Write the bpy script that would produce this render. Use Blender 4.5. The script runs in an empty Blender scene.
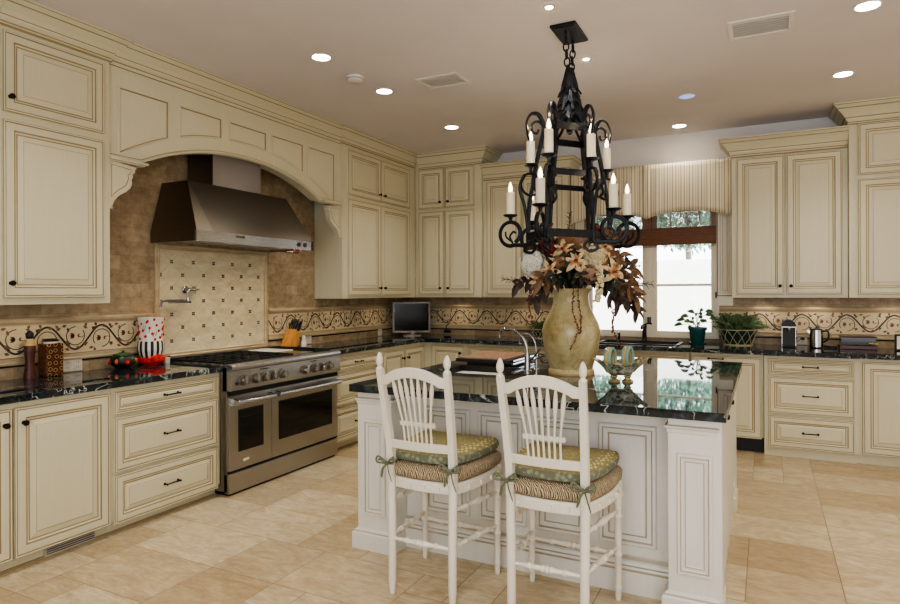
import bpy, math, random
from mathutils import Vector, Matrix
random.seed(7)
SC = bpy.context.scene
COL = SC.collection
PI = math.pi

# ------------------------------------------------------------------ helpers
class MB:
    def __init__(s): s.v=[]; s.f=[]; s.m=[]
    def add(s, vs, fs, m=0):
        n=len(s.v); s.v += [tuple(p) for p in vs]
        for f in fs:
            s.f.append([i+n for i in f]); s.m.append(m)
        return s
    def box(s,x0,x1,y0,y1,z0,z1,m=0):
        v=[(x,y,z) for z in (z0,z1) for y in (y0,y1) for x in (x0,x1)]
        return s.add(v,[(0,2,3,1),(4,5,7,6),(0,1,5,4),(2,6,7,3),(0,4,6,2),(1,3,7,5)],m)
    def obox(s,c,U,V,W,m=0):   # centre and three half vectors
        c=Vector(c);U=Vector(U);V=Vector(V);W=Vector(W)
        v=[c+U*a+V*b+W*d for d in(-1,1) for b in(-1,1) for a in(-1,1)]
        return s.add(v,[(0,2,3,1),(4,5,7,6),(0,1,5,4),(2,6,7,3),(0,4,6,2),(1,3,7,5)],m)
    def tube(s,pts,r,n=8,m=0,caps=True,flat=1.0,closed=False,rot=0):
        pts=[Vector(p) for p in pts]; N=len(pts)
        rs=r if isinstance(r,(list,tuple)) else [r]*N
        T=[]
        for i in range(N):
            if closed: t=pts[(i+1)%N]-pts[i-1]
            else: t=pts[min(i+1,N-1)]-pts[max(i-1,0)]
            T.append(t.normalized() if t.length>1e-9 else Vector((0,0,1)))
        a=Vector((0,0,1)) if abs(T[0].z)<.9 else Vector((1,0,0))
        A=(a-T[0]*a.dot(T[0])).normalized()
        base=len(s.v)
        for i in range(N):
            A=(A-T[i]*A.dot(T[i])).normalized(); B=T[i].cross(A)
            for k in range(n):
                th=2*PI*k/n+rot
                s.v.append(tuple(pts[i]+(A*math.cos(th)+B*math.sin(th)*flat)*rs[i]))
        for i in range(N if closed else N-1):
            j=(i+1)%N
            for k in range(n):
                k2=(k+1)%n
                s.f.append([base+i*n+k,base+i*n+k2,base+j*n+k2,base+j*n+k]); s.m.append(m)
        if caps and not closed:
            s.f.append([base+k for k in range(n)][::-1]); s.m.append(m)
            s.f.append([base+(N-1)*n+k for k in range(n)]); s.m.append(m)
        return s
    def lathe(s,c,prof,n=24,m=0,axis=None,ms=None):
        c=Vector(c); ax=Vector(axis or (0,0,1)).normalized()
        a=Vector((1,0,0)) if abs(ax.x)<.9 else Vector((0,1,0))
        A=(a-ax*a.dot(ax)).normalized(); B=ax.cross(A)
        base=len(s.v)
        for (r,z) in prof:
            for k in range(n):
                th=2*PI*k/n
                s.v.append(tuple(c+ax*z+(A*math.cos(th)+B*math.sin(th))*max(r,1e-5)))
        for i in range(len(prof)-1):
            mm=ms[i] if ms else m
            for k in range(n):
                k2=(k+1)%n
                s.f.append([base+i*n+k,base+i*n+k2,base+(i+1)*n+k2,base+(i+1)*n+k]); s.m.append(mm)
        if prof[0][0]>1e-4: s.f.append([base+k for k in range(n)][::-1]); s.m.append(ms[0] if ms else m)
        if prof[-1][0]>1e-4: s.f.append([base+(len(prof)-1)*n+k for k in range(n)]); s.m.append(ms[-1] if ms else m)
        return s
    def prism(s,poly,fn,d0,d1,m=0):    # poly 2d, fn(a,b,d)->3d
        n=len(poly)
        vs=[fn(a,b,d0) for a,b in poly]+[fn(a,b,d1) for a,b in poly]
        return s.add(vs,[list(range(n))[::-1],list(range(n,2*n))]+[(i,(i+1)%n,n+(i+1)%n,n+i) for i in range(n)],m)
    def ball(s,c,r,n=8,m=0,sc=(1,1,1)):
        c=Vector(c); k=max(3,n//2); base=len(s.v)
        for i in range(k+1):
            ph=PI*i/k
            for j in range(n):
                th=2*PI*j/n
                s.v.append((c.x+r*sc[0]*math.sin(ph)*math.cos(th),c.y+r*sc[1]*math.sin(ph)*math.sin(th),c.z-r*sc[2]*math.cos(ph)))
        for i in range(k):
            for j in range(n):
                j2=(j+1)%n
                s.f.append([base+i*n+j,base+i*n+j2,base+(i+1)*n+j2,base+(i+1)*n+j]); s.m.append(m)
        return s
    def panel(s,O,U,V,N,w,h,prof):
        O=Vector(O);U=Vector(U);V=Vector(V);N=Vector(N)
        rings=[]
        for (ins,ht,mt) in prof:
            rings.append([O+U*a+V*b+N*ht for a,b in ((ins,ins),(w-ins,ins),(w-ins,h-ins),(ins,h-ins))])
        base=len(s.v)
        for r in rings: s.v += [tuple(p) for p in r]
        for i in range(1,len(rings)):
            for k in range(4):
                k2=(k+1)%4
                s.f.append([base+(i-1)*4+k,base+(i-1)*4+k2,base+i*4+k2,base+i*4+k]); s.m.append(prof[i][2])
        b=base+(len(rings)-1)*4
        s.f.append([b,b+1,b+2,b+3]); s.m.append(0)
        return s
    def sweep(s,path,prof,side=1,m=0,ms=None,closed=False,caps=True):
        # path: (x,y) points; prof: (out,z); out is offset to the right (side=1) of travel direction
        P=[Vector((p[0],p[1])) for p in path]; N=len(P)
        def nrm(a,b):
            d=(b-a).normalized(); return Vector((d.y,-d.x))*side
        mit=[]
        for i in range(N):
            if closed or 0<i<N-1:
                n1=nrm(P[i-1],P[i]); n2=nrm(P[i],P[(i+1)%N])
                q=n1+n2; q=q/ (q.dot(n1)) if q.dot(n1)>1e-4 else n1
            elif i==0: q=nrm(P[0],P[1])
            else: q=nrm(P[-2],P[-1])
            mit.append(q)
        base=len(s.v); K=len(prof)
        for i in range(N):
            for (o,z) in prof:
                p=P[i]+mit[i]*o; s.v.append((p.x,p.y,z))
        for i in range(N if closed else N-1):
            j=(i+1)%N
            for k in range(K-1):
                s.f.append([base+i*K+k,base+j*K+k,base+j*K+k+1,base+i*K+k+1]); s.m.append(ms[k] if ms else m)
        if caps and not closed:
            s.f.append([base+k for k in range(K)]); s.m.append(m)
            s.f.append([base+(N-1)*K+k for k in range(K)]); s.m.append(m)
        return s
    def build(s,name,mats,parent=None,smooth=False,org=None,bevel=0,solid=False):
        if org is None:
            org=Vector((0,0,0))
            p=parent
            while p is not None:
                org=org+Vector(p.location); p=p.parent
        else: org=Vector(org)
        me=bpy.data.meshes.new(name)
        me.from_pydata([(x-org.x,y-org.y,z-org.z) for x,y,z in s.v],[],s.f)
        if not isinstance(mats,(list,tuple)): mats=[mats]
        for mt in mats: me.materials.append(mt)
        for p,mi in zip(me.polygons,s.m):
            p.material_index=min(mi,len(mats)-1); p.use_smooth=smooth
        me.validate()
        import bmesh
        bm=bmesh.new(); bm.from_mesh(me)
        bmesh.ops.recalc_face_normals(bm,faces=bm.faces); bm.to_mesh(me); bm.free()
        if smooth:
            try: me.set_sharp_from_angle(angle=math.radians(40))
            except Exception: pass
        o=bpy.data.objects.new(name,me); COL.objects.link(o)
        if parent is not None: o.parent=parent
        else: o.location=org
        if bevel:
            b=o.modifiers.new('bevel','BEVEL'); b.width=bevel; b.segments=2; b.limit_method='ANGLE'
        return o

def tag(o,label,cat,group=None,kind=None):
    if label: o['label']=label
    if cat: o['category']=cat
    if group: o['group']=group
    if kind: o['kind']=kind
    return o
def thing(name,label,cat,loc,group=None):
    o=bpy.data.objects.new(name,None); COL.objects.link(o); o.location=loc; o.empty_display_size=.1
    return tag(o,label,cat,group)
def solo(mb,name,mats,loc,label,cat,group=None,**k):
    o=mb.build(name,mats,None,org=loc,**k); return tag(o,label,cat,group)
def struct(mb,name,mats,parent=None,**k):
    o=mb.build(name,mats,parent,**k)
    if parent is None: o['kind']='structure'
    return o
def copy_tree(o,parent=None):
    c=o.copy(); COL.objects.link(c); c.parent=parent
    for ch in list(o.children): copy_tree(ch,c)
    return c
def spline(pts,n=6):   # catmull rom through points
    P=[Vector(p) for p in pts]; out=[]
    for i in range(len(P)-1):
        p0=P[max(i-1,0)];p1=P[i];p2=P[i+1];p3=P[min(i+2,len(P)-1)]
        for k in range(n):
            t=k/n
            out.append(.5*((2*p1)+(p2-p0)*t+(2*p0-5*p1+4*p2-p3)*t*t+(3*p1-p0-3*p2+p3)*t**3))
    out.append(P[-1]); return out

# ------------------------------------------------------------------ materials
def s2l(c): return tuple(((x/255)/12.92 if x/255<=.04045 else ((x/255+.055)/1.055)**2.4) for x in c)+(1,)
class NT:
    def __init__(s,name):
        s.m=bpy.data.materials.new(name); s.m.use_nodes=True; s.t=s.m.node_tree
        s.b=s.t.nodes['Principled BSDF']; s.out=s.t.nodes['Material Output']
    def n(s,ty,**k):
        x=s.t.nodes.new(ty)
        for a,b in k.items():
            if a in x.inputs.keys() : x.inputs[a].default_value=b
            else: setattr(x,a,b)
        return x
    def l(s,a,b): s.t.links.new(a,b)
    def set(s,**k):
        for a,b in k.items():
            a=a.replace('_',' ')
            s.b.inputs[a].default_value=b
        return s
    def coord(s,scale=(1,1,1),kind='Object',swz=None):
        tc=s.n('ShaderNodeTexCoord'); src=tc.outputs[kind]
        if swz:
            sp=s.n('ShaderNodeSeparateXYZ'); s.l(src,sp.inputs[0]); cb=s.n('ShaderNodeCombineXYZ')
            for i,ch in enumerate(swz):
                if ch in 'XYZ': s.l(sp.outputs[ch],cb.inputs[i])
            src=cb.outputs[0]
        mp=s.n('ShaderNodeMapping'); mp.inputs['Scale'].default_value=scale; s.l(src,mp.inputs[0]); return mp.outputs[0]
    def noise(s,vec,scale,detail=3,rough=.5,dist=0):
        x=s.n('ShaderNodeTexNoise'); x.inputs['Scale'].default_value=scale; x.inputs['Detail'].default_value=detail
        x.inputs['Roughness'].default_value=rough; x.inputs['Distortion'].default_value=dist; s.l(vec,x.inputs['Vector']); return x
    def ramp(s,fac,stops,interp='LINEAR'):
        r=s.n('ShaderNodeValToRGB'); r.color_ramp.interpolation=interp; e=r.color_ramp.elements
        while len(e)<len(stops): e.new(.5)
        for q,(p,c) in zip(e,stops): q.position=p; q.color=c if len(c)==4 else (*c,1)
        s.l(fac,r.inputs[0]); return r.outputs[0]
    def mix(s,fac,a,b,mode='MIX'):
        x=s.n('ShaderNodeMix'); x.data_type='RGBA'; x.blend_type=mode
        for sock,val in ((x.inputs[0],fac),(x.inputs[6],a),(x.inputs[7],b)):
            if hasattr(val,'links') or hasattr(val,'is_linked'): s.l(val,sock)
            else: sock.default_value=val
        return x.outputs[2]
    def math(s,op,a,b=0.0,c=None):
        x=s.n('ShaderNodeMath'); x.operation=op
        for i,val in enumerate((a,b) if c is None else (a,b,c)):
            if hasattr(val,'is_linked'): s.l(val,x.inputs[i])
            else: x.inputs[i].default_value=val
        return x.outputs[0]
    def bump(s,h,strength=.2,dist=.01):
        b=s.n('ShaderNodeBump'); b.inputs['Strength'].default_value=strength; b.inputs['Distance'].default_value=dist
        s.l(h,b.inputs['Height']); s.l(b.outputs[0],s.b.inputs['Normal'])
    def col(s,c): s.l(c,s.b.inputs['Base Color'])

def plain(name,c,rough=.5,metal=0,var=.08,nscale=8,**k):
    t=NT(name); t.set(Roughness=rough,Metallic=metal)
    v=t.coord(); nz=t.noise(v,nscale,4,.6)
    c0=s2l(c); d=tuple(x*(1-var) for x in c0[:3])+(1,); e=tuple(min(1,x*(1+var)) for x in c0[:3])+(1,)
    t.col(t.ramp(nz.outputs[0],[(.3,d),(.7,e)]))
    for a,b in k.items(): t.b.inputs[a.replace('_',' ')].default_value=b
    return t.m
def paint(name,c,var=.05,rough=.42):
    t=NT(name); t.set(Roughness=rough)
    a=t.noise(t.coord((30,30,1.5)),3,3,.6); b=t.noise(t.coord(),1.3,2,.5)
    c0=s2l(c); lo=tuple(x*(1-var*2.2)*w for x,w in zip(c0[:3],(1,.985,.93)))+(1,)
    m=t.math('MULTIPLY_ADD',a.outputs[0],.5,t.math('MULTIPLY',b.outputs[0],.5))
    t.col(t.ramp(m,[(.36,lo),(.62,c0)])); t.bump(a.outputs[0],.04,.002)
    return t.m
def emis(name,c,st):
    t=NT(name); t.set(Base_Color=(*c,1),Roughness=.5); t.b.inputs['Emission Color'].default_value=(*c,1); t.b.inputs['Emission Strength'].default_value=st
    return t.m

M={}
M['cream']=paint('cream_cabinet_paint',(206,200,173),.02)
M['glaze']=plain('brown_glaze_in_grooves',(146,128,94),.5)
M['white']=paint('antique_white_paint',(214,211,203),.02)
M['wglaze']=plain('umber_glaze_on_white',(172,160,138),.5)
M['winpaint']=paint('window_frame_paint',(240,232,212),.02)
M['stoolw']=paint('distressed_white_paint',(228,222,208),.04,.45)
M['ceil']=plain('ceiling_paint',(224,217,216),.9,var=.03,nscale=2)
M['wallp']=plain('plain_wall_paint',(220,217,215),.85,var=.03,nscale=2)
M['iron']=plain('black_wrought_iron',(34,36,42),.45,.6,var=.3,nscale=30)
M['bronze']=plain('oil_rubbed_bronze',(38,30,25),.35,.7,var=.3,nscale=40)
M['black']=plain('black_plastic',(11,11,12),.5)
M['gap']=plain('dark_gap',(12,11,10),.8)
M['chrome']=plain('polished_chrome',(165,166,170),.15,1,var=.02)
M['nickel']=plain('brushed_nickel',(150,146,140),.25,1,var=.04)
M['trimw']=plain('white_light_trim',(225,220,214),.4,var=.02)
M['wax']=plain('ivory_candle_sleeve',(232,222,196),.5,var=.03,Subsurface_Weight=.0)
M['bulb']=emis('glowing_flame_bulb',(1,.84,.6),5)
M['can']=emis('lit_recessed_lamp',(1,.93,.82),12)
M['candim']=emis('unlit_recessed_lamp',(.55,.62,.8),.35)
M['hoodlamp']=emis('hood_lamp',(1,.9,.7),9)
M['redlamp']=emis('small_red_indicator',(1,.05,.03),1.5)
M['ventgrey']=plain('greyed_vent_metal',(176,168,158),.5)
M['porc']=plain('white_porcelain',(222,216,202),.2,var=.02)

def steel(name,c=(150,146,140),rough=.27,swz=(1,60,60)):
    t=NT(name); t.set(Metallic=1.0,Roughness=rough)
    n=t.noise(t.coord((swz[0],swz[1],swz[2])),5,2,.5)
    c0=s2l(c); t.col(t.ramp(n.outputs[0],[(.3,tuple(x*.95 for x in c0[:3])+(1,)),(.7,c0)]))
    r=t.math('MULTIPLY_ADD',n.outputs[0],.05,rough-.025); t.l(r,t.b.inputs['Roughness'])
    return t.m
M['steel']=steel('brushed_stainless_steel',(178,176,172),.3,(4,1,120))
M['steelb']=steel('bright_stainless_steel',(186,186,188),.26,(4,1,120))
M['steeld']=steel('dark_stainless_steel',(120,108,96),.35,(60,60,1))
M['hoodsteel']=steel('hood_stainless_steel',(96,91,84),.33,(4,1,120))
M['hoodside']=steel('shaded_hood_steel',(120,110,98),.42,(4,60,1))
M['steelb2']=steel('reflection_steel',(112,106,96),.42,(60,60,4))
M['chimsteel']=steel('chimney_steel',(150,148,150),.22,(1,1,120))
M['sinksteel']=steel('sink_steel',(70,68,66),.38,(20,20,20))
M['ovenglass']=plain('black_oven_glass',(12,12,13),.08,var=.2)

def granite():
    t=NT('dark_verde_granite'); t.set(Roughness=.03)
    v=t.coord()
    n=t.noise(v,14,6,.65); n2=t.noise(v,3,4,.6,1.2)
    base=t.ramp(n.outputs[0],[(.32,s2l((12,15,18))),(.55,s2l((34,42,48))),(.72,s2l((78,90,92)))])
    w=t.n('ShaderNodeTexVoronoi'); w.feature='DISTANCE_TO_EDGE'; w.inputs['Scale'].default_value=7
    dv=t.n('ShaderNodeVectorMath'); dv.operation='MULTIPLY_ADD'; t.l(n2.outputs['Color'],dv.inputs[0]); dv.inputs[1].default_value=(.35,.35,.35); t.l(v,dv.inputs[2]); t.l(dv.outputs[0],w.inputs['Vector'])
    vein=t.ramp(w.outputs[0],[(0,(1,1,1,1)),(.03,(0,0,0,1))])
    msk=t.ramp(t.noise(v,5,2).outputs[0],[(.44,(0,0,0,1)),(.58,(1,1,1,1))])
    f=t.math('MULTIPLY',vein,msk)
    t.col(t.mix(f,base,s2l((176,186,180)))); t.b.inputs['IOR'].default_value=1.6
    return t.m
M['granite']=granite()

def travertine_wall(name,swz,bw=.155,bh=.1,c1=(190,174,148),c2=(166,148,122),grout=(160,146,122)):
    t=NT(name); t.set(Roughness=.55)
    v=t.coord(kind='Object',swz=swz)
    b=t.n('ShaderNodeTexBrick'); t.l(v,b.inputs['Vector'])
    b.inputs['Scale'].default_value=1; b.inputs['Brick Width'].default_value=bw; b.inputs['Row Height'].default_value=bh
    b.inputs['Mortar Size'].default_value=.0016; b.inputs['Color1'].default_value=s2l(c1); b.inputs['Color2'].default_value=s2l(c2); b.inputs['Mortar'].default_value=s2l(grout)
    b.inputs['Bias'].default_value=-.1
    n=t.noise(t.coord((1,1,1.4)),14,8,.72)
    t.col(t.mix(.75,b.outputs['Color'],t.ramp(n.outputs[0],[(.3,s2l((160,142,116))),(.7,s2l((255,248,234)))]),'MULTIPLY'))
    t.bump(b.outputs['Fac'],-.3,.002)
    return t.m
M['tileL']=travertine_wall('travertine_wall_tile_left','YZX')
M['tileB']=travertine_wall('travertine_wall_tile_back','XZY')
def stone(name,c,sc=6,lo=.78,rough=.5):
    t=NT(name); t.set(Roughness=rough); n=t.noise(t.coord((1,1,2.5)),sc,7,.62,.4)
    c0=s2l(c); t.col(t.ramp(n.outputs[0],[(.28,tuple(x*lo*w for x,w in zip(c0[:3],(1,.95,.86)))+(1,)),(.62,c0)])); return t.m
M['stone']=stone('honed_travertine_moulding',(188,170,138))
M['lstone']=stone('cream_marble_diamond_tile',(208,197,166),6,.76)
M['band']=stone('beige_mosaic_band',(206,190,156),10,.9)
M['vine']=plain('dark_vine_inlay',(40,40,42),.5)
M['scroll']=plain('grey_scroll_inlay',(84,78,68),.5)
M['leafred']=plain('rust_leaf_inlay',(126,88,66),.5)
M['groutd']=plain('thin_brown_grout',(172,156,124),.8)
def floor_tile():
    t=NT('travertine_floor_tile'); t.set(Roughness=.3)
    at=t.n('ShaderNodeAttribute'); at.attribute_name='tone'
    sp=t.n('ShaderNodeSeparateColor'); t.l(at.outputs['Color'],sp.inputs[0])
    tc=t.n('ShaderNodeTexCoord'); add=t.n('ShaderNodeVectorMath'); add.operation='MULTIPLY_ADD'
    t.l(at.outputs['Color'],add.inputs[0]); add.inputs[1].default_value=(37,53,71); t.l(tc.outputs['Object'],add.inputs[2])
    mp=t.n('ShaderNodeMapping'); mp.inputs['Scale'].default_value=(1,2.6,1); t.l(add.outputs[0],mp.inputs[0])
    n=t.noise(mp.outputs[0],3.6,9,.72,1.6); n2=t.noise(mp.outputs[0],22,4,.7)
    c=t.ramp(n.outputs[0],[(.28,s2l((184,165,134))),(.48,s2l((203,187,157))),(.7,s2l((220,207,180)))])
    c=t.mix(.22,c,t.ramp(n2.outputs[0],[(.35,s2l((160,136,104))),(.6,(1,1,1,1))]),'MULTIPLY')
    tone=t.ramp(sp.outputs[0],[(0,s2l((224,213,196))),(1,s2l((255,254,250)))])
    t.col(t.mix(1.0,c,tone,'MULTIPLY'))
    r=t.math('MULTIPLY_ADD',n2.outputs[0],.18,.13); t.l(r,t.b.inputs['Roughness'])
    t.bump(n2.outputs[0],.05,.002)
    return t.m
M['floor']=floor_tile()
M['grout']=plain('floor_grout',(128,108,82),.9)

def wood(name,a,b,sc=4,str_=(1,12,12)):
    t=NT(name); t.set(Roughness=.45); n=t.noise(t.coord(str_),sc,5,.6,.6)
    t.col(t.ramp(n.outputs[0],[(.3,s2l(a)),(.7,s2l(b))])); return t.m
M['blockwood']=wood('honey_knife_block_wood',(170,112,52),(214,158,86),5,(12,12,1))
M['redwood']=wood('dark_reddish_wood',(48,20,14),(96,42,28))
M['board']=wood('red_brown_board',(112,66,44),(182,146,116),9,(3,3,3))
M['caneblind']=wood('brown_woven_cane',(66,38,24),(132,84,54),6,(2,2,60))
def rush():
    t=NT('woven_rush'); t.set(Roughness=.8); w=t.n('ShaderNodeTexWave'); w.inputs['Scale'].default_value=62; w.inputs['Distortion'].default_value=7; w.inputs['Detail'].default_value=3
    w.bands_direction='DIAGONAL'; t.l(t.coord((1,1,.25)),w.inputs['Vector'])
    t.col(t.ramp(w.outputs['Fac'],[(.0,s2l((70,58,44))),(.35,s2l((146,124,94))),(1,s2l((210,192,158)))])); t.bump(w.outputs['Fac'],.7,.006); return t.m
M['rush']=rush()
def cushion():
    t=NT('green_leaf_print_fabric'); t.set(Roughness=.9)
    v=t.coord((1,1,1)); b=t.n('ShaderNodeTexVoronoi'); b.inputs['Scale'].default_value=60; b.inputs['Randomness'].default_value=.35
    mp=t.n('ShaderNodeMapping'); mp.inputs['Rotation'].default_value=(0,0,.78); mp.inputs['Scale'].default_value=(1,.55,.8); t.l(v,mp.inputs[0]); t.l(mp.outputs[0],b.inputs['Vector'])
    n=t.noise(v,3,2)
    c=t.ramp(b.outputs['Distance'],[(.0,s2l((206,194,140))),(.28,s2l((188,174,118))),(.42,s2l((140,128,84))),(.7,s2l((128,120,82)))])
    t.col(c); t.bump(b.outputs['Distance'],.2,.003); return t.m
M['cush']=cushion()
def cushion_side():
    t=NT('sage_green_fabric_edge'); t.set(Roughness=.9); w=t.n('ShaderNodeTexVoronoi'); w.inputs['Scale'].default_value=38; t.l(t.coord(),w.inputs['Vector'])
    t.col(t.ramp(w.outputs['Distance'],[(.1,s2l((158,158,134))),(.5,s2l((108,112,92)))])); return t.m
M['cushs']=cushion_side()
M['sage']=plain('sage_green_ribbon',(104,108,86),.9,var=.3,nscale=60)
def valfab():
    t=NT('striped_valance_fabric'); t.set(Roughness=.95); t.b.inputs['Transmission Weight'].default_value=0
    tc=t.n('ShaderNodeTexCoord'); sp=t.n('ShaderNodeSeparateXYZ'); t.l(tc.outputs['Object'],sp.inputs[0])
    fx=t.math('FRACT',t.math('MULTIPLY',sp.outputs['X'],12.5)); 
    base=t.ramp(fx,[(0,s2l((206,196,168))),(.12,s2l((156,138,106))),(.2,s2l((212,204,178))),(.45,s2l((212,204,178))),(.5,s2l((176,158,126))),(.62,s2l((216,209,187))),(.8,s2l((184,168,136))),(.88,s2l((208,198,170)))],'CONSTANT')
    fz=t.math('FRACT',t.math('MULTIPLY',sp.outputs['Z'],38)); dz=t.math('GREATER_THAN',fz,.5)
    band=t.math('COMPARE',fx,.16,.035); b2=t.math('COMPARE',fx,.56,.03); bb=t.math('ADD',band,b2)
    t.col(t.mix(t.math('MULTIPLY',dz,bb),base,s2l((132,98,78)))); return t.m
M['valance']=valfab()
def glassmat():
    t=NT('window_glass'); tr=t.n('ShaderNodeBsdfTransparent'); gl=t.n('ShaderNodeBsdfGlossy'); gl.inputs['Roughness'].default_value=.02
    fr=t.n('ShaderNodeFresnel'); mx=t.n('ShaderNodeMixShader'); t.l(fr.outputs[0],mx.inputs[0]); t.l(tr.outputs[0],mx.inputs[1]); t.l(gl.outputs[0],mx.inputs[2]); t.l(mx.outputs[0],t.out.inputs[0])
    return t.m
M['glass']=glassmat()

def paintcols(**kw):
    for k,(c,r) in kw.items(): M[k]=plain(k,c,r,var=.15,nscale=25)
paintcols(leaf_green=((62,92,48),.55),leaf_dark=((34,40,28),.6),leaf_bronze=((108,80,54),.5),leaf_plum=((66,48,44),.6),petal_cream=((200,176,134),.6),
  petal_orange=((178,112,60),.6),petal_white=((228,224,208),.7),petal_shadow=((142,128,100),.7),petal_pink=((172,132,108),.6),bud_red=((96,24,26),.55),berry=((112,56,40),.5),
  tassel_cream=((218,202,162),.7),hyd_tan=((160,114,76),.7),fern=((66,92,52),.6),pot_teal=((24,78,78),.25),pot_green=((22,48,38),.3),lattice=((196,186,150),.5),
  soil=((48,36,26),.9),maj_blue=((118,150,140),.3),maj_yellow=((190,156,84),.3),maj_brown=((92,72,48),.35),red_fabric=((196,36,26),.8),apple_red=((180,34,26),.25),
  lid_green=((58,92,52),.25),orange_glaze=((206,98,40),.25),plastic_white=((214,206,190),.4),tv_silver=((128,122,112),.35),tv_screen=((14,14,15),.12),leather_red=((70,28,26),.4),
  ivory_plate=((222,208,176),.4),bark=((110,98,84),.9))
M['petal_white'].node_tree.nodes['Principled BSDF'].inputs['Roughness'].default_value=.8

M['jar_tan']=plain('tan_unglazed_foot',(188,158,104),.5)
def vasemat():
    t=NT('crackled_olive_glaze'); t.set(Roughness=.28); v=t.coord(); n=t.noise(v,4,6,.6,.5)
    w=t.n('ShaderNodeTexVoronoi'); w.feature='DISTANCE_TO_EDGE'; w.inputs['Scale'].default_value=16; t.l(v,w.inputs['Vector'])
    c=t.ramp(n.outputs[0],[(.28,s2l((120,98,60))),(.42,s2l((170,152,104))),(.62,s2l((204,192,148)))])
    cr=t.ramp(w.outputs[0],[(0,(0,0,0,1)),(.03,(1,1,1,1))]); t.col(t.mix(.3,c,cr,'MULTIPLY')); return t.m
M['vase']=vasemat()
def jarmat():
    t=NT('amber_circle_pattern_jar'); t.set(Roughness=.15); v=t.coord(swz='YZX'); w=t.n('ShaderNodeTexVoronoi'); w.inputs['Scale'].default_value=26; w.inputs['Randomness'].default_value=.3; t.l(v,w.inputs['Vector'])
    t.col(t.ramp(w.outputs['Distance'],[(0,s2l((88,50,28))),(.2,s2l((60,32,20))),(.3,s2l((176,140,92))),(.38,s2l((54,26,16))),(.6,s2l((92,54,30)))])); return t.m
M['jar']=jarmat()

def basis(face):
    # local panel axes for the four cabinet directions
    return {'L':(Vector((0,1,0)),Vector((0,0,1)),Vector((1,0,0))),       # on left wall, facing +x
            'B':(Vector((-1,0,0)),Vector((0,0,1)),Vector((0,-1,0))),     # on back wall, facing -y (u runs to -x)
            'R':(Vector((0,-1,0)),Vector((0,0,1)),Vector((-1,0,0))),
            }[face]
def door_prof(k=1.0,t=.02):
    return [(0,0,0),(0,t-.003,0),(.003,t,1),(.010,t,0),(.0125,t-.003,1),(.0155,t-.003,1),(.018,t,0),(.018+.036*k,t,0),(.0205+.036*k,t-.004,1),(.025+.037*k,t-.004,1),
            (.032+.038*k,t-.0075,0),(.0335+.040*k,t-.009,1),(.037+.040*k,t-.009,1),(.045+.060*k,t-.003,0),(.0475+.060*k,t-.003,1),(.050+.060*k,t-.001,0)]
def add_door(parent,plane,a0,a1,z0,z1,face,name='door',k=1.0,mats=None,t=.02):
    """plane: coordinate of carcass face; a0<a1 extents along wall"""
    U,V,N=basis(face); mb=MB()
    if face=='L': O=Vector((plane,a0,z0))
    else: O=Vector((a1,plane,z0))
    w=a1-a0; h=z1-z0
    k=min(k,(min(w,h)/2-.06)/.075)
    k=max(k,.1)
    mb.panel(O,U,V,N,w,h,door_prof(k,t))
    return mb.build(name,mats or [M['cream'],M['glaze']],parent)
def knob(parent,p,N,m=None):
    mb=MB(); mb.lathe(p,[(.004,0),(.005,.012),(.013,.018),(.016,.024),(.013,.031),(.0,.034)],12,axis=N)
    mb.lathe(p,[(.011,0),(.011,.003),(.004,.004)],12,axis=N)
    return mb.build('knob',m or M['bronze'],parent,smooth=True)
def pull(parent,p,U,N,w=.10):
    p=Vector(p);U=Vector(U);N=Vector(N); mb=MB()
    for s in(-1,1):
        mb.lathe(p+U*s*w/2,[(.009,0),(.009,.003),(.005,.006),(.005,.024)],10,axis=N)
        mb.ball(p+U*s*w/2+N*.026,.0075,8)
    mb.tube(spline([p+U*s*w/2+N*(.026-.004*(1-abs(s))) for s in (-1,-.5,0,.5,1)],4),.0045,8)
    return mb.build('handle',M['bronze'],parent,smooth=True)

# ------------------------------------------------------------------ room
XL=-4.06; YB=6.78; ZC=3.05; XR=3.2; YR=-2.2
U0=.2075
def floor():
    mb=MB(); tones=[]
    x0=-.087-20*U0; y0=3.785-29*U0; nx=37; ny=45
    occ=[[False]*nx for _ in range(ny)]
    sizes=[(3,2),(2,3),(2,2),(3,2),(2,2),(2,1),(1,2),(1,1),(3,2)]
    for j in range(ny):
        for i in range(nx):
            if occ[j][i]: continue
            cand=sizes[:]; random.shuffle(cand); cand.append((1,1))
            for (w,h) in cand:
                if i+w<=nx and j+h<=ny and all(not occ[j+b][i+a] for a in range(w) for b in range(h)):
                    break
            for a in range(w):
                for b in range(h): occ[j+b][i+a]=True
            g=.0021
            xa=max(x0+i*U0+g,XL); xb=min(x0+(i+w)*U0-g,XR); ya=max(y0+j*U0+g,YR); yb=min(y0+(j+h)*U0-g,YB)
            if xa>=xb or ya>=yb: continue
            mb.add([(xa,ya,0),(xb,ya,0),(xb,yb,0),(xa,yb,0)],[(0,1,2,3)],0)
            tones.append((random.random(),random.random(),random.random(),1))
    nt=len(tones)
    mb.box(XL-.1,XR+.1,YR-.1,YB+.1,-.12,-.0012,1)
    me=bpy.data.meshes.new('floor'); me.from_pydata(mb.v,[],mb.f); me.materials.append(M['floor']); me.materials.append(M['grout'])
    for p,mi in zip(me.polygons,mb.m): p.material_index=mi
    ca=me.color_attributes.new('tone','FLOAT_COLOR','CORNER')
    for p in me.polygons:
        c=tones[p.index] if p.index<nt else (0,0,0,1)
        for li in p.loop_indices: ca.data[li].color=c
    o=bpy.data.objects.new('floor',me); COL.objects.link(o); o['kind']='structure'
floor()
struct(MB().box(XL-.1,XR+.1,YR-.1,YB+.1,ZC,ZC+.1),'ceiling',M['ceil'])
struct(MB().box(XL-.1,XL,YR-.1,YB+.1,0,ZC),'wall_left',M['tileL'])
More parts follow.
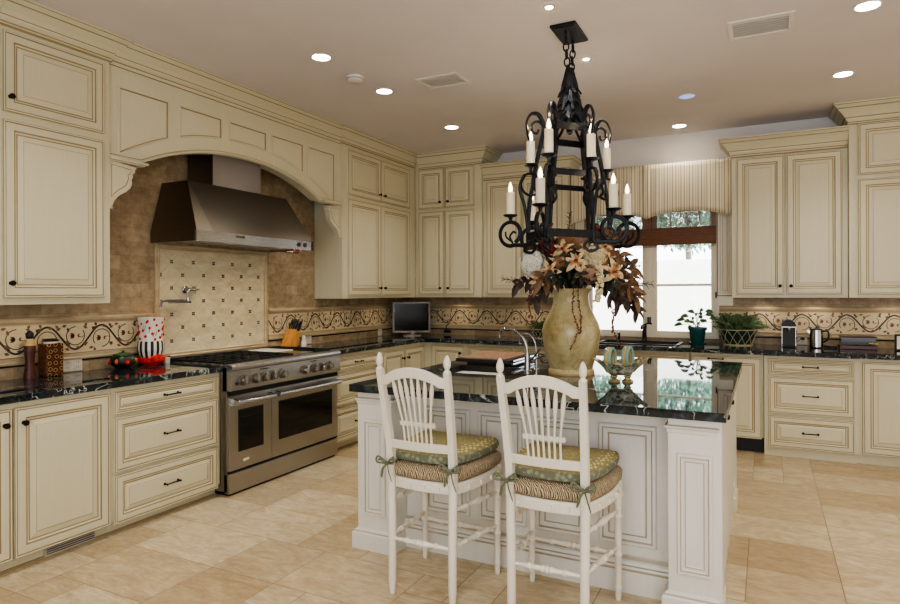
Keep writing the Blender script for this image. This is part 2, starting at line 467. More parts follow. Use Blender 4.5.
WX0,WX1,WZ0,WZ1=-1.76,-.43,.95,2.32
wb=MB()
wb.box(XL,WX0,YB,YB+.14,0,1.6,0).box(WX1,XR,YB,YB+.14,0,1.6,0).box(WX0,WX1,YB,YB+.14,0,WZ0,0)
wb.box(XL,WX0,YB,YB+.14,1.6,ZC,1).box(WX1,XR,YB,YB+.14,1.6,ZC,1).box(WX0,WX1,YB,YB+.14,WZ1,ZC,1)
struct(wb,'wall_back',[M['tileB'],M['wallp']])
struct(MB().box(XR,XR+.1,YR-.1,YB+.1,0,ZC),'wall_right',M['wallp'])
struct(MB().box(XL,XR,YR-.1,YR,0,ZC),'wall_rear',M['wallp'])

# window_1
def window():
    root=bpy.data.objects.new('window_1',None); COL.objects.link(root); root.location=((WX0+WX1)/2,YB,WZ0); root['kind']='structure'
    C=M['winpaint']
    fr=MB(); y0,y1=YB+.01,YB+.13
    fr.box(WX0,WX1,y0-.02,y1,WZ0,WZ0+.03).box(WX0,WX1,y0,y1,WZ1-.03,WZ1).box(WX0,WX0+.03,y0,y1,WZ0,WZ1).box(WX1-.02,WX1,y0,y1,WZ0,WZ1)
    fr.box(-1.12,-1.05,YB-.015,y1,WZ0,WZ1)
    fr.build('frame',C,root)
    for (a,b) in ((WX0+.03,-1.12),(-1.05,WX1-.02)):
        s=MB(); ya,yb=YB+.02,YB+.06; t=.038
        s.box(a,a+t,ya,yb,WZ0+.03,WZ1-.03).box(b-t,b,ya,yb,WZ0+.03,WZ1-.03).box(a+t,b-t,ya,yb,WZ0+.03,WZ0+.065).box(a+t,b-t,ya,yb,WZ1-.07,WZ1-.03)
        s.box(a+t,b-t,ya+.005,yb-.005,1.482,1.506)
        so=s.build('sash',C,root)
        g=MB().box(a+t,b-t,YB+.038,YB+.042,WZ0+.065,1.482).box(a+t,b-t,YB+.038,YB+.042,1.506,WZ1-.07)
        g.build('pane',M['glass'],so)
    l=MB()
    for x in (-1.095,-1.075):
        l.box(x-.006,x+.006,YB-.035,YB-.014,1.10,1.16)
    l.box(-.445,-.433,YB-.03,YB+.02,1.36,1.42)
    l.build('latch',M['bronze'],root)
window()
# casings left and right of the window (moulded board panels running to the cabinets)
for i,(a,b) in enumerate(((-.43,-.285),(-1.875,-1.76))):
    mb=MB(); U,V,N=basis('B')
    mb.panel((b,YB,1.38),U,V,N,b-a,ZC-1.38-.35,[(0,0,0),(0,.022,0),(.008,.026,1),(.012,.022,0),(.03,.022,0),(.032,.016,1),(.05,.012,0),(.052,.012,1),(.058,.018,0)])
    mb.box(min(a,b),max(a,b),YB-.01,YB,1.285,1.38) if i==0 else None
    mb.box(*((-.43,-.412) if i==0 else (-1.775,-1.76)),YB-.012,YB,WZ0,1.285)
    struct(mb,'trim_%d'%(i+1),[M['winpaint'],M['glaze']])

# ---- vine border
def border(name,face,a0,a1,peak,z0=1.045,z1=1.235,P=.362):
    mb=MB()
    def pt(a,z,d):
        return (XL+d,a,z) if face=='L' else (a,YB-d,z)
    def slab(a,b,za,zb,d,m):
        q=[pt(a,za,0),pt(b,za,0),pt(b,zb,0),pt(a,zb,0),pt(a,za,d),pt(b,za,d),pt(b,zb,d),pt(a,zb,d)]
        mb.add(q,[(0,1,2,3),(4,5,6,7),(0,1,5,4),(1,2,6,5),(2,3,7,6),(3,0,4,7)],m)
    slab(a0,a1,z0,z1,.010,0)
    # rails
    for prof in ([(0,z1),(.012,z1),(.014,z1+.008),(.024,z1+.02),(.028,z1+.034),(.02,z1+.046),(0,z1+.048)],
                 [(0,z0-.05),(.012,z0-.05),(.016,z0-.038),(.012,z0-.03),(.014,z0-.008),(.018,z0-.004),(.012,z0),(0,z0)]):
        vs=[];K=len(prof)
        for a in (a0,a1):
            for o,z in prof: vs.append(pt(a,z,o))
        mb.add(vs,[(k,k+1,K+k+1,K+k) for k in range(K-1)]+[tuple(range(K)),tuple(range(K,2*K))],1)
    slab(a0,a1,z0-.062,z0-.05,.006,2)  # shadow line under the lower rail, painted as a dark strip
    zc=(z0+z1)/2; A=.076
    def ribbon(pts,w,m,closed=False):
        n=len(pts); vs=[]
        for i,(a,z) in enumerate(pts):
            if closed: p,q=pts[i-1],pts[(i+1)%n]
            else: p,q=pts[max(i-1,0)],pts[min(i+1,n-1)]
            dx,dz=q[0]-p[0],q[1]-p[1]; L=math.hypot(dx,dz) or 1
            nx,nz=-dz/L*w/2,dx/L*w/2
            vs+= [pt(a+nx,z+nz,.0112),pt(a-nx,z-nz,.0112)]
        mb.add(vs,[(2*i,2*i+1,(2*i+3)%(2*n),(2*i+2)%(2*n)) for i in range(n if closed else n-1)],m)
    def leaf(a,z,ang,L,m):
        c,s_=math.cos(ang),math.sin(ang); W=L*.28
        if a-L<a0 or a+L>a1: return
        mb.add([pt(a,z,.0114),pt(a+c*L*.45-s_*W,z+s_*L*.45+c*W,.0114),pt(a+c*L,z+s_*L,.0114),pt(a+c*L*.45+s_*W,z+s_*L*.45-c*W,.0114)],[(0,1,2,3)],m)
    N=int((a1-a0)/.009)
    ribbon([(a0+(a1-a0)*i/N,zc+A*math.cos(2*PI*(a0+(a1-a0)*i/N-peak)/P)) for i in range(N+1)]  ,.0125,3)
    k0=int((a0-peak)/(P/2))-2
    for k in range(k0,k0+int((a1-a0)/(P/2))+5):
        c=peak+k*P/2; up=(k%2==0)
        sg=-1 if up else 1
        cz=zc+sg*.012; ca=c
        if ca-.07>a0 and ca+.07<a1:
            circ=[(ca+.060*math.cos(t),cz+.060*math.sin(t)) for t in [sg*PI*.5+2*PI*.85*j/26 for j in range(27)]]
            ribbon(circ,.0065,4)
            ribbon([(ca+.060-.04*j/6,cz-sg*.01*math.sin(j/6*PI)) for j in range(7)],.004,4)
            for an in (2.6,3.6,3.1): leaf(ca-.004,cz,an,.038,5)
            leaf(ca+.012,cz,.6,.022,5); leaf(ca+.012,cz,-.6,.022,5)
        q=c+P/4
        for (da,dz,an) in ((-.035,sg*-.052,.5),(-.02,-sg*.06,2.2),(.03,sg*.052,.6),(.045,sg*.04,2.4),(.02,sg*.066,-.4),(-.055,-sg*.066,3),(-.03,sg*.07,1),(.035,-sg*.07,-1.2),(.0,-sg*.075,.2),(-.008,sg*.058,2.7),(.055,sg*.07,2)):
            leaf(q+da,zc+dz,an,.036,5 if (k+int(da*100))%3 else 4)
    struct(mb,name,[M['band'],M['stone'],M['gap'],M['vine'],M['scroll'],M['leafred']])
border('trim_3','L',1.0,3.13,2.3556,1.045,1.232)
border('trim_4','L',4.32,YB-.02,4.62,1.045,1.232)
border('trim_5','B',XL+.02,-1.875,-1.49,1.035,1.225)
border('trim_6','B',-.41,XR,.311,1.035,1.225)
# range splash panel with diamonds
def splash():
    y0,y1,z0,z1=3.135,4.30,.94,1.80
    root=bpy.data.objects.new('trim_7',None); COL.objects.link(root); root.location=(XL,(y0+y1)/2,z0); root['kind']='structure'
    mb=MB().box(XL,XL+.012,y0+.04,y1-.04,z0+.03,z1-.03)
    mb.build('diamond_tile_field',M['lstone'],root)
    f=MB()
    prof=[(0,0),(0,.018),(.008,.022),(.02,.018),(.03,.022),(.04,.016),(.044,0)]
    U,V,N=basis('L'); f.panel((XL,y0,z0),U,V,N,y1-y0,z1-z0,[(a,b,0) for a,b in prof])
    f.f.pop(); f.m.pop()
    f.build('pencil_border',M['stone'],root)
    g=MB(); x=XL+.0126; d=MB(); a0,a1,b0,b1=y0+.042,y1-.042,z0+.042,z1-.042
    P=.2025; cy,cz=3.28,1.67
    def clip(ya,za,yb,zb):
        # Liang-Barsky
        t0,t1=0,1; dy,dz=yb-ya,zb-za
        for p,q in ((-dy,ya-a0),(dy,a1-ya),(-dz,za-b0),(dz,b1-za)):
            if abs(p)<1e-9:
                if q<0: return None
            else:
                t=q/p
                if p<0: t0=max(t0,t)
                else: t1=min(t1,t)
        return None if t0>=t1 else (ya+dy*t0,za+dz*t0,ya+dy*t1,za+dz*t1)
    for k in range(-12,13):
        for s in (-1,1):
            c=clip(cy+k*P-2,cz-2*s,cy+k*P+2,cz+2*s)
            if c:
                ya,za,yb,zb=c; L=math.hypot(yb-ya,zb-za); ny,nz=-(zb-za)/L*.0012,(yb-ya)/L*.0012
                g.add([(x,ya+ny,za+nz),(x,yb+ny,zb+nz),(x,yb-ny,zb-nz),(x,ya-ny,za-nz)],[(0,1,2,3)])
    g.build('grout_line',M['groutd'],root)
    for i in range(-1,7):
        for j in range(0,9):
            y=cy+i*P+(P/2 if j%2 else 0)- (P if False else 0); z=cz-j*P/2
            for yy,zz in ((-1,-1),(1,-1),(-1,1),(1,1)):
                c0,c1=y+yy*.0075,z+zz*.0075
                if a0<c0-.008 and c0+.008<a1 and b0<c1-.008<b1-.014:
                    d.box(XL+.012,XL+.0135,c0-.0055,c0+.0055,c1-.0055,c1+.0055)
    d.build('mosaic_accent',M['vine'],root)
splash()
for i,(z) in enumerate((.918,)):
    pass

# ------------------------------------------------------------------ crown profile
def crown(parent,path,z0,z1,side,out=.11):
    h=z1-z0
    prof=[(0,z0-.03),(.008,z0-.03),(.012,z0-.018),(.008,z0-.008),(.008,z0),(.014,z0+.06*h),(.022,z0+.12*h),(.024,z0+.2*h),(.03*out/.11,z0+.24*h),(.045*out/.11,z0+.42*h),(.07*out/.11,z0+.6*h),(.082*out/.11,z0+.68*h),(.084*out/.11,z0+.74*h),(.096*out/.11,z0+.82*h),(.108*out/.11,z0+.88*h),(out,z0+.92*h),(out,z1-.001),(0,z1-.001)]
    ms=[0,1,0,1,0,0,0,1,0,0,0,1,0,0,1,0,0]
    return MB().sweep(path,prof,side,ms=ms).build('crown_moulding',[M['cream'],M['glaze']],parent)

# ------------------------------------------------------------------ LEFT base cabinets
CF=-3.43   # carcass face, doors stand proud of it
def base_unit_left(name,label,y0,y1,doors=(),drawers=(),endL=False,vent=None,toe=True):
    t=thing(name,label,'cabinet',(-3.74,(y0+y1)/2,0))
    mb=MB().box(XL+.005,CF,y0,y1,.085,.873).box(XL+.005,-3.478,y0,y1,.0,.085,2 if toe else 0)
    mb.box(-3.478,-3.465,y0,y1,0,.014,1)
    mb.build('carcass',[M['cream'],M['glaze'],M['cream']],t)
    for (a,b,za,zb,kn) in doors:
        d=add_door(t,CF,a,b,za,zb,'L')
        if kn: knob(d,Vector((CF+.02,kn[0],kn[1])),(1,0,0))
    for (a,b,za,zb) in drawers:
        d=add_door(t,CF,a,b,za,zb,'L','drawer',k=.35 if zb-za<.2 else .75)
        pull(d,((CF+.02),(a+b)/2,(za+zb)/2+.005),(0,1,0),(1,0,0),.1)
    if vent:
        v=MB(); a,b=vent; v.box(-3.478,-3.462,a,b,.010,.080)
        for i in range(5): v.obox((-3.461,(a+b)/2,.02+i*.012),(.003,0,.002),(0,(b-a)/2-.008,0),(0,0,.0025),1)
        v.build('toe_kick_vent',[M['ventgrey'],M['scroll']],t)
    return t
base_unit_left('base_cabinet','cream two-door base cabinet at the far left with a grille in its toe kick',1.29,2.352,
   doors=((1.305,1.812,.075,.845,(1.775,.765)),(1.822,2.342,.075,.845,(1.865,.765))),vent=(2.0,2.28))
base_unit_left('base_cabinet','cream three-drawer base cabinet just left of the steel range',2.354,3.172,
   drawers=((2.372,3.142,.712,.845),(2.372,3.142,.372,.695),(2.372,3.142,.065,.355)))
base_unit_left('base_cabinet','cream three-drawer base cabinet just right of the steel range',4.428,5.215,
   drawers=((4.445,5.195,.712,.845),(4.445,5.195,.402,.69),(4.445,5.195,.075,.385)))
base_unit_left('base_cabinet','cream base cabinet with two narrow doors on the left run by the corner',5.217,6.11,
   doors=((5.25,5.665,.075,.83,(5.62,.735)),(5.675,6.095,.075,.83,(5.72,.735))))

# counters
def counter(mb,poly):
    mb.prism(poly,lambda a,b,d:(a,b,d),.874,.914)
ct=MB(); counter(ct,[(XL+.012,1.27),(-3.395,1.27),(-3.395,3.178),(XL+.012,3.178)])
solo(ct,'countertop',M['granite'],(-3.7,2.2,.874),'polished dark granite countertop left of the range','countertop',bevel=.006)
ct=MB()
SX0,SX1,SY0,SY1=-1.50,-.75,6.22,6.62
counter(ct,[(XL+.012,4.422),(-3.395,4.422),(-3.395,6.03),(SX0,6.03),(SX0,YB-.012),(XL+.012,YB-.012)])
counter(ct,[(SX0,6.03),(SX1,6.03),(SX1,SY0),(SX0,SY0)]); counter(ct,[(SX0,SY1),(SX1,SY1),(SX1,YB-.012),(SX0,YB-.012)])
counter(ct,[(SX1,6.03),(-.01,6.03),(-.01,6.0),(.675,6.0),(.675,6.03),(1.66,6.03),(1.66,YB-.012),(SX1,YB-.012)])
solo(ct,'countertop',M['granite'],(-1.2,6.4,.874),'L-shaped polished dark granite countertop running right of the range and under the window','countertop',bevel=.004)
sk=MB(); sk.box(SX0-.02,SX1+.02,SY0-.02,SY0+.01,.914,.922).box(SX0-.02,SX1+.02,SY1-.01,SY1+.02,.914,.922).box(SX0-.02,SX0+.01,SY0,SY1,.914,.922).box(SX1-.01,SX1+.02,SY0,SY1,.914,.922)
sk.box(SX0+.002,SX1-.002,SY0+.002,SY1-.002,.72,.73).box(SX0+.002,SX0+.01,SY0+.002,SY1-.002,.73,.915).box(SX1-.01,SX1-.002,SY0+.002,SY1-.002,.73,.915).box(SX0+.002,SX1-.002,SY0+.002,SY0+.01,.73,.915).box(SX0+.002,SX1-.002,SY1-.01,SY1-.002,.73,.915)
solo(sk,'sink',M['black'],(-1.1,6.42,.72),'black kitchen sink with a raised rim set under the window','sink')

# ------------------------------------------------------------------ BACK base cabinets
BF=6.10
def base_unit_back(name,label,x0,x1,doors=(),drawers=(),face=BF,toe=.07,toem='cream',toez=.085,plain_fronts=(),cat='cabinet'):
    t=thing(name,label,cat,((x0+x1)/2,6.45,0))
    MB().box(x0,x1,face,YB-.005,toez,.873).box(x0,x1,face+toe,YB-.005,0,toez,2).build('carcass',[M['cream'],M['glaze'],M[toem]],t)
    for (a,b,za,zb,kn) in doors:
        d=add_door(t,face,a,b,za,zb,'B')
        if kn: knob(d,Vector((kn[0],face-.02,kn[1])),(0,-1,0))
    for (a,b,za,zb) in drawers:
        d=add_door(t,face,a,b,za,zb,'B','drawer',k=.35 if zb-za<.2 else .75)
        pull(d,((a+b)/2,face-.02,(za+zb)/2+.005),(1,0,0),(0,-1,0),.11)
    for (a,b,za,zb) in plain_fronts: add_door(t,face,a,b,za,zb,'B','false_front',k=.35)
    return t
base_unit_back('base_cabinet','cream single-door base cabinet on the back run next to the corner',-3.429,-2.90,doors=((-3.325,-2.915,.075,.845,(-2.955,.765)),))
base_unit_back('base_cabinet','cream base cabinet with a drawer over a door behind the island sink',-2.898,-2.35,drawers=((-2.88,-2.36,.70,.845),),doors=((-2.88,-2.36,.075,.685,(-2.40,.62)),))
base_unit_back('base_cabinet','cream base cabinet on the back run directly behind the flower vase',-2.348,-1.62,drawers=((-2.33,-1.635,.70,.845),),doors=((-2.33,-1.99,.075,.685,(-2.03,.62)),(-1.98,-1.635,.075,.685,(-1.94,.62))))
base_unit_back('sink_cabinet','cream sink base cabinet centred under the window',-1.618,-.625,plain_fronts=((-1.60,-.64,.70,.845),),doors=((-1.60,-1.125,.075,.685,(-1.165,.62)),(-1.115,-.64,.075,.685,(-1.075,.62))))
t=base_unit_back('dishwasher','panel-fronted dishwasher with a bar handle and black toe kick, right of the window',-.615,-.015,toem='black',toez=.14,cat='dishwasher')
d=add_door(t,BF,-.605,-.03,.13,.845,'B'); pull(d,(-.40,BF-.02,.822),(1,0,0),(0,-1,0),.12)
base_unit_back('base_cabinet','cream three-drawer base cabinet standing forward under the coffee machine',-.01,.672,face=BF-.025,toe=.02,toez=.07,
   drawers=((.022,.655,.71,.845),(.022,.655,.372,.692),(.022,.655,.082,.352)))
base_unit_back('base_cabinet','cream base cabinet with tall doors at the right edge of the back run',.673,1.62,toe=.03,toez=.075,
   doors=((.71,1.15,.085,.845,None),(1.16,1.60,.085,.845,(1.20,.76))))

# ------------------------------------------------------------------ upper cabinets
UF=-3.715
def upper_left(label,y0,y1,doors,crownpath,knobs=True,z1=3.045):
    t=thing('wall_cabinet',label,'cabinet',(-3.88,(y0+y1)/2,1.37))
    MB().box(XL+.002,UF,y0,y1,1.368,z1).build('carcass',[M['cream']],t)
    for (a,b,za,zb,kn) in doors:
        d=add_door(t,UF,a,b,za,zb,'L')
        if kn: knob(d,Vector((UF+.02,kn[0],kn[1])),(1,0,0))
    crown(t,crownpath,2.925,3.05,1,.10)
    return t
upper_left('cream wall cabinet at the left edge of the photo, mostly cut off',1.28,1.903,
   ((1.30,1.888,2.43,2.872,(1.85,2.5)),(1.30,1.888,1.405,2.385,(1.85,1.5))),[(UF,1.28),(UF,1.903)])
upper_left('tall cream wall cabinet with stacked doors left of the hood arch',1.905,2.55,
   ((1.922,2.505,2.43,2.872,(1.957,2.512)),(1.922,2.505,1.405,2.385,(1.957,1.487))),[(UF,1.905),(UF,2.55),(UF-.03,2.55)])
upper_left('cream wall cabinet with four doors between the hood arch and the corner',4.985,6.419,
   ((5.068,5.66,2.405,2.862,(5.62,2.475)),(5.668,6.27,2.405,2.862,(5.71,2.475)),
    (5.068,5.66,1.395,2.37,(5.62,1.475)),(5.668,6.27,1.395,2.37,(5.71,1.475))),[(UF-.03,4.985),(UF,4.985),(UF,6.39)])
def upper_back(label,x0,x1,face,ztop,doors,path,cz0,cz1,side=1,out=.10):
    t=thing('wall_cabinet',label,'cabinet',((x0+x1)/2,6.6,1.37))
    MB().box(x0,x1,face,YB-.002,1.368,ztop).build('carcass',[M['cream']],t)
    for (a,b,za,zb,kn) in doors:
        d=add_door(t,face,a,b,za,zb,'B')
        if kn: knob(d,Vector((kn[0],face-.02,kn[1])),(0,-1,0))
    crown(t,path,cz0,cz1,side,out)
    return t
upper_back('full-height cream corner wall cabinet with four doors above the television',UF+.005,-2.852,6.42,3.045,
   ((-3.665,-3.32,2.405,2.872,(-3.365,2.475)),(-3.31,-2.935,2.405,2.872,(-3.262,2.475)),(-3.665,-3.32,1.395,2.375,(-3.365,1.475)),(-3.31,-2.935,1.395,2.375,(-3.262,1.475))),
   [(-3.66,6.42),(-2.852,6.42),(-2.852,YB-.01)],2.90,3.05,1,.11)
upper_back('lower cream wall cabinet left of the window, partly behind the chandelier',-2.85,-1.88,6.47,2.72,
   ((-2.81,-2.385,1.395,2.67,(-2.43,1.475)),(-2.375,-1.92,1.395,2.67,(-2.33,1.475))),[(-2.845,6.47),(-1.88,6.47),(-1.88,YB-.01)],2.715,2.862,1,.11)
upper_back('cream two-door wall cabinet just right of the window',-.28,.652,6.47,2.72,
   ((-.242,.158,1.395,2.675,(.122,1.475)),(.172,.612,1.395,2.675,(.21,1.475))),[(-.28,YB-.01),(-.28,6.47),(.652,6.47)],2.715,2.862,1,.11)
upper_back('full-height cream wall cabinet at the right edge with stacked doors',.655,1.62,6.42,3.045,
   ((.722,1.14,2.43,2.875,None),(1.15,1.60,2.43,2.875,None),(.722,1.14,1.395,2.395,None),(1.15,1.60,1.395,2.395,None)),
   [(.655,YB-.01),(.655,6.42),(1.62,6.42)],2.90,3.05,1,.12)

# ------------------------------------------------------------------ hood arch surround
def arch():
    t=thing('hood_surround','cream panelled arch with carved brackets spanning over the range hood','cabinet',(-3.8,3.77,2.0))
    y0,y1=2.552,4.983; xf=-3.735; cy=3.765
    def az(y):
        return 2.505-.205*(abs(y-3.72)/.93)**2.2
    # board polygon
    N=40; ya,yb=2.79,4.65
    poly=[(y0,3.045),(y0,2.30)]
    pts=[(ya+(yb-ya)*i/N) for i in range(N+1)]
    lowz=az(ya)
    poly=[(y0,3.045),(y0,lowz)]+[(y,az(y)) for y in pts]+[(y1,lowz),(y1,3.045)]
    mb=MB(); vs=[];n=len(poly)
    # strip triangulation between top line and arch
    xs=sorted(set([p[0] for p in poly]))
    def low(y): return lowz if (y<=ya or y>=yb) else az(y)
    K=len(xs)
    for x in (xf,xf-.10):
        for y in xs: vs+=[(x,y,low(y)),(x,y,3.045)]
    fs=[]
    for i in range(K-1):
        a=2*i; fs.append((a,a+2,a+3,a+1)); b=2*K+a; fs.append((b,b+1,b+3,b+2)); fs.append((a,b,b+2,a+2)); fs.append((a+1,a+3,b+3,b+1))
    mb.add(vs,fs,0)
    # edge bead along the arch
    mb.tube([(xf+.002,y,low(y)+.012) for y in xs],.007,6,0)
    mb.tube([(xf+.001,y,low(y)+.024) for y in xs],.0022,4,1)
    mb.box(xf-.03,xf+.012,y0,y1,2.895,2.91,0); mb.box(xf,xf+.0125,y0,y1,2.893,2.895,1)
    mb.build('arched_board',[M['cream'],M['glaze']],t)
    for (a,b) in ((2.62,3.007),(3.09,3.486),(3.556,3.965),(4.02,4.43),(4.50,4.888)):
        p=MB(); zt=2.775; M_=9
        def outline(ins):
            a2,b2=a+ins,b-ins
            bot=[(a2+(b2-a2)*i/M_,) for i in range(M_+1)]
            r=[(q[0],(az(q[0]) if True else 0)+.115+ins) for q in bot]
            r=[(y,max(z,2.0)) for y,z in r]
            return r+[(b2,zt-ins),(a2,zt-ins)]
        rings=[(0,.001),(.004,.009),(.012,.009),(.016,.002),(.019,.001),(.030,.001),(.034,.004)]
        mt=[0,0,0,1,1,0,0]
        R=[[(xf+h,y,z) for y,z in outline(i)] for i,h in rings]; L=len(R[0]); base=len(p.v)
        for r in R: p.v+=r
        for i in range(len(R)-1):
            for k in range(L): 
                k2=(k+1)%L; p.f.append([base+i*L+k,base+i*L+k2,base+(i+1)*L+k2,base+(i+1)*L+k]); p.m.append(mt[i+1] if i!=2 else 1)
        p.f.append([base+(len(R)-1)*L+k for k in range(L)]); p.m.append(0)
        p.build('raised_panel',[M['cream'],M['glaze']],t)
    crown(t,[(xf,y0),(xf,y1)],2.925,3.05,1,.10)
    # brackets
    for (ye,sg,shelf) in ((y0,1,True),(y1,-1,True)):
        c=MB()
        prof=[(0,2.285),(.165,2.262),(.165,2.25),(.155,2.245),(.158,2.225),(.14,2.21),(.145,2.19),(.135,2.17),(.138,2.14),(.13,2.11),(.10,2.075),(.06,2.045),(.035,2.01),(.022,1.97),(.025,1.95),(0,1.95)]
        c.prism([(a,z) for a,z in prof],lambda a,b,d:(d,ye+sg*(a*1.2+.001),2.285-(2.285-b)*.93),xf-.05,xf+.004,0)
        prof2=[(0.02,2.255),(.135,2.24),(.13,2.215),(.115,2.20),(.118,2.175),(.108,2.14),(.10,2.12),(.06,2.085),(.03,2.05),(.02,2.03)]
        c.tube([(xf+.004,ye+sg*a*1.2,2.285-(2.285-b)*.93) for a,b in prof2],.0025,4,1,closed=True)
        if shelf:
            c.box(xf-.06,xf+.03,min(ye+sg*.001,ye+sg*.275),max(ye+sg*.001,ye+sg*.275),2.288,2.302,0)
            c.box(xf-.06,xf+.018,min(ye+sg*.001,ye+sg*.255),max(ye+sg*.001,ye+sg*.255),2.278,2.288,0)
            c.box(xf-.06,xf+.0185,min(ye+sg*.001,ye+sg*.2552),max(ye+sg*.001,ye+sg*.2552),2.285,2.2882,1)
        c.build('bracket',[M['cream'],M['glaze']],t)
arch()

# ------------------------------------------------------------------ range hood
def hood():
    t=thing('range_hood','brushed stainless steel range hood with chimney under the cream arch','range hood',(-3.8,3.73,1.80))
    y0,y1,xf=3.095,4.353,-3.564; ty0,ty1,txf=3.195,4.245,-3.77; x0=XL+.016
    b=MB()
    v=[(x0,y0,1.875),(xf,y0,1.875),(xf,y1,1.875),(x0,y1,1.875),(x0,ty0,2.255),(txf,ty0,2.255),(txf,ty1,2.255),(x0,ty1,2.255)]
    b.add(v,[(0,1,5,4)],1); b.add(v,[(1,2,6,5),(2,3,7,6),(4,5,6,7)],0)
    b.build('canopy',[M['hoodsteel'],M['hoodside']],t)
    nn=Vector((.878,0,.478))*.0012
    MB().add([Vector(q)+nn for q in ((xf,y0,1.875),(xf,y0+.15,1.875),(txf,ty0,2.255))],[(0,1,2)]).build('painted_reflection',M['steelb2'],t)  # lighter triangle painted on as a reflection in the canopy front
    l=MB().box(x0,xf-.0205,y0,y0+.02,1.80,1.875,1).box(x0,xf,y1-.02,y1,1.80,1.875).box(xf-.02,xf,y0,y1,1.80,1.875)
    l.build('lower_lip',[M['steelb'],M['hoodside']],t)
    u=MB().box(x0,xf-.02,y0+.02,y1-.02,1.822,1.835)
    for i in range(4):
        a=y0+.06+i*.285; u.box(x0+.1,xf-.14,a,a+.265,1.812,1.822)
    u.build('filter_panel',M['steelb'],t)
    for i in range(4):
        y=3.27+i*.30
        MB().lathe((xf-.075,y,1.818),[(.0,0),(.026,0),(.032,.006),(.034,.01)],16).build('lamp',M['hoodlamp'],t,smooth=True)
        lt=bpy.data.lights.new('hood_lamp','SPOT'); lt.energy=5; lt.color=(1,.82,.6); lt.spot_size=2.3; lt.spot_blend=.9; lt.shadow_soft_size=.03
        lo=bpy.data.objects.new('hood_lamp',lt); COL.objects.link(lo); lo.location=(xf-.085-t.location.x,y-t.location.y,1.80-t.location.z); lo.parent=t
    for y in (4.17,4.25):
        MB().lathe((xf,y,1.842),[(.019,0),(.019,.006),(.016,.009),(0,.009)],16,axis=(1,0,0)).build('knob',M['black'],t,smooth=True)
        MB().lathe((xf-.03,y-.02,1.797),[(0,-.006),(.005,-.005),(.006,0)],10).build('indicator',M['redlamp'],t)
    MB().box(xf,xf+.002,3.46,3.55,1.846,1.862).build('badge',M['steeld'],t)
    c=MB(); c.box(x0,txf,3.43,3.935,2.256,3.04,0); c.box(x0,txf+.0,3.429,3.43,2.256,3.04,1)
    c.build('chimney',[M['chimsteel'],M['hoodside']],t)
    # towel rod
    r=MB().tube([(xf-.06,4.24,1.79),(xf-.06,4.24,1.775),(xf-.06,3.98,1.775)],.005,8); r.build('rail',M['nickel'],t,smooth=True)
hood()

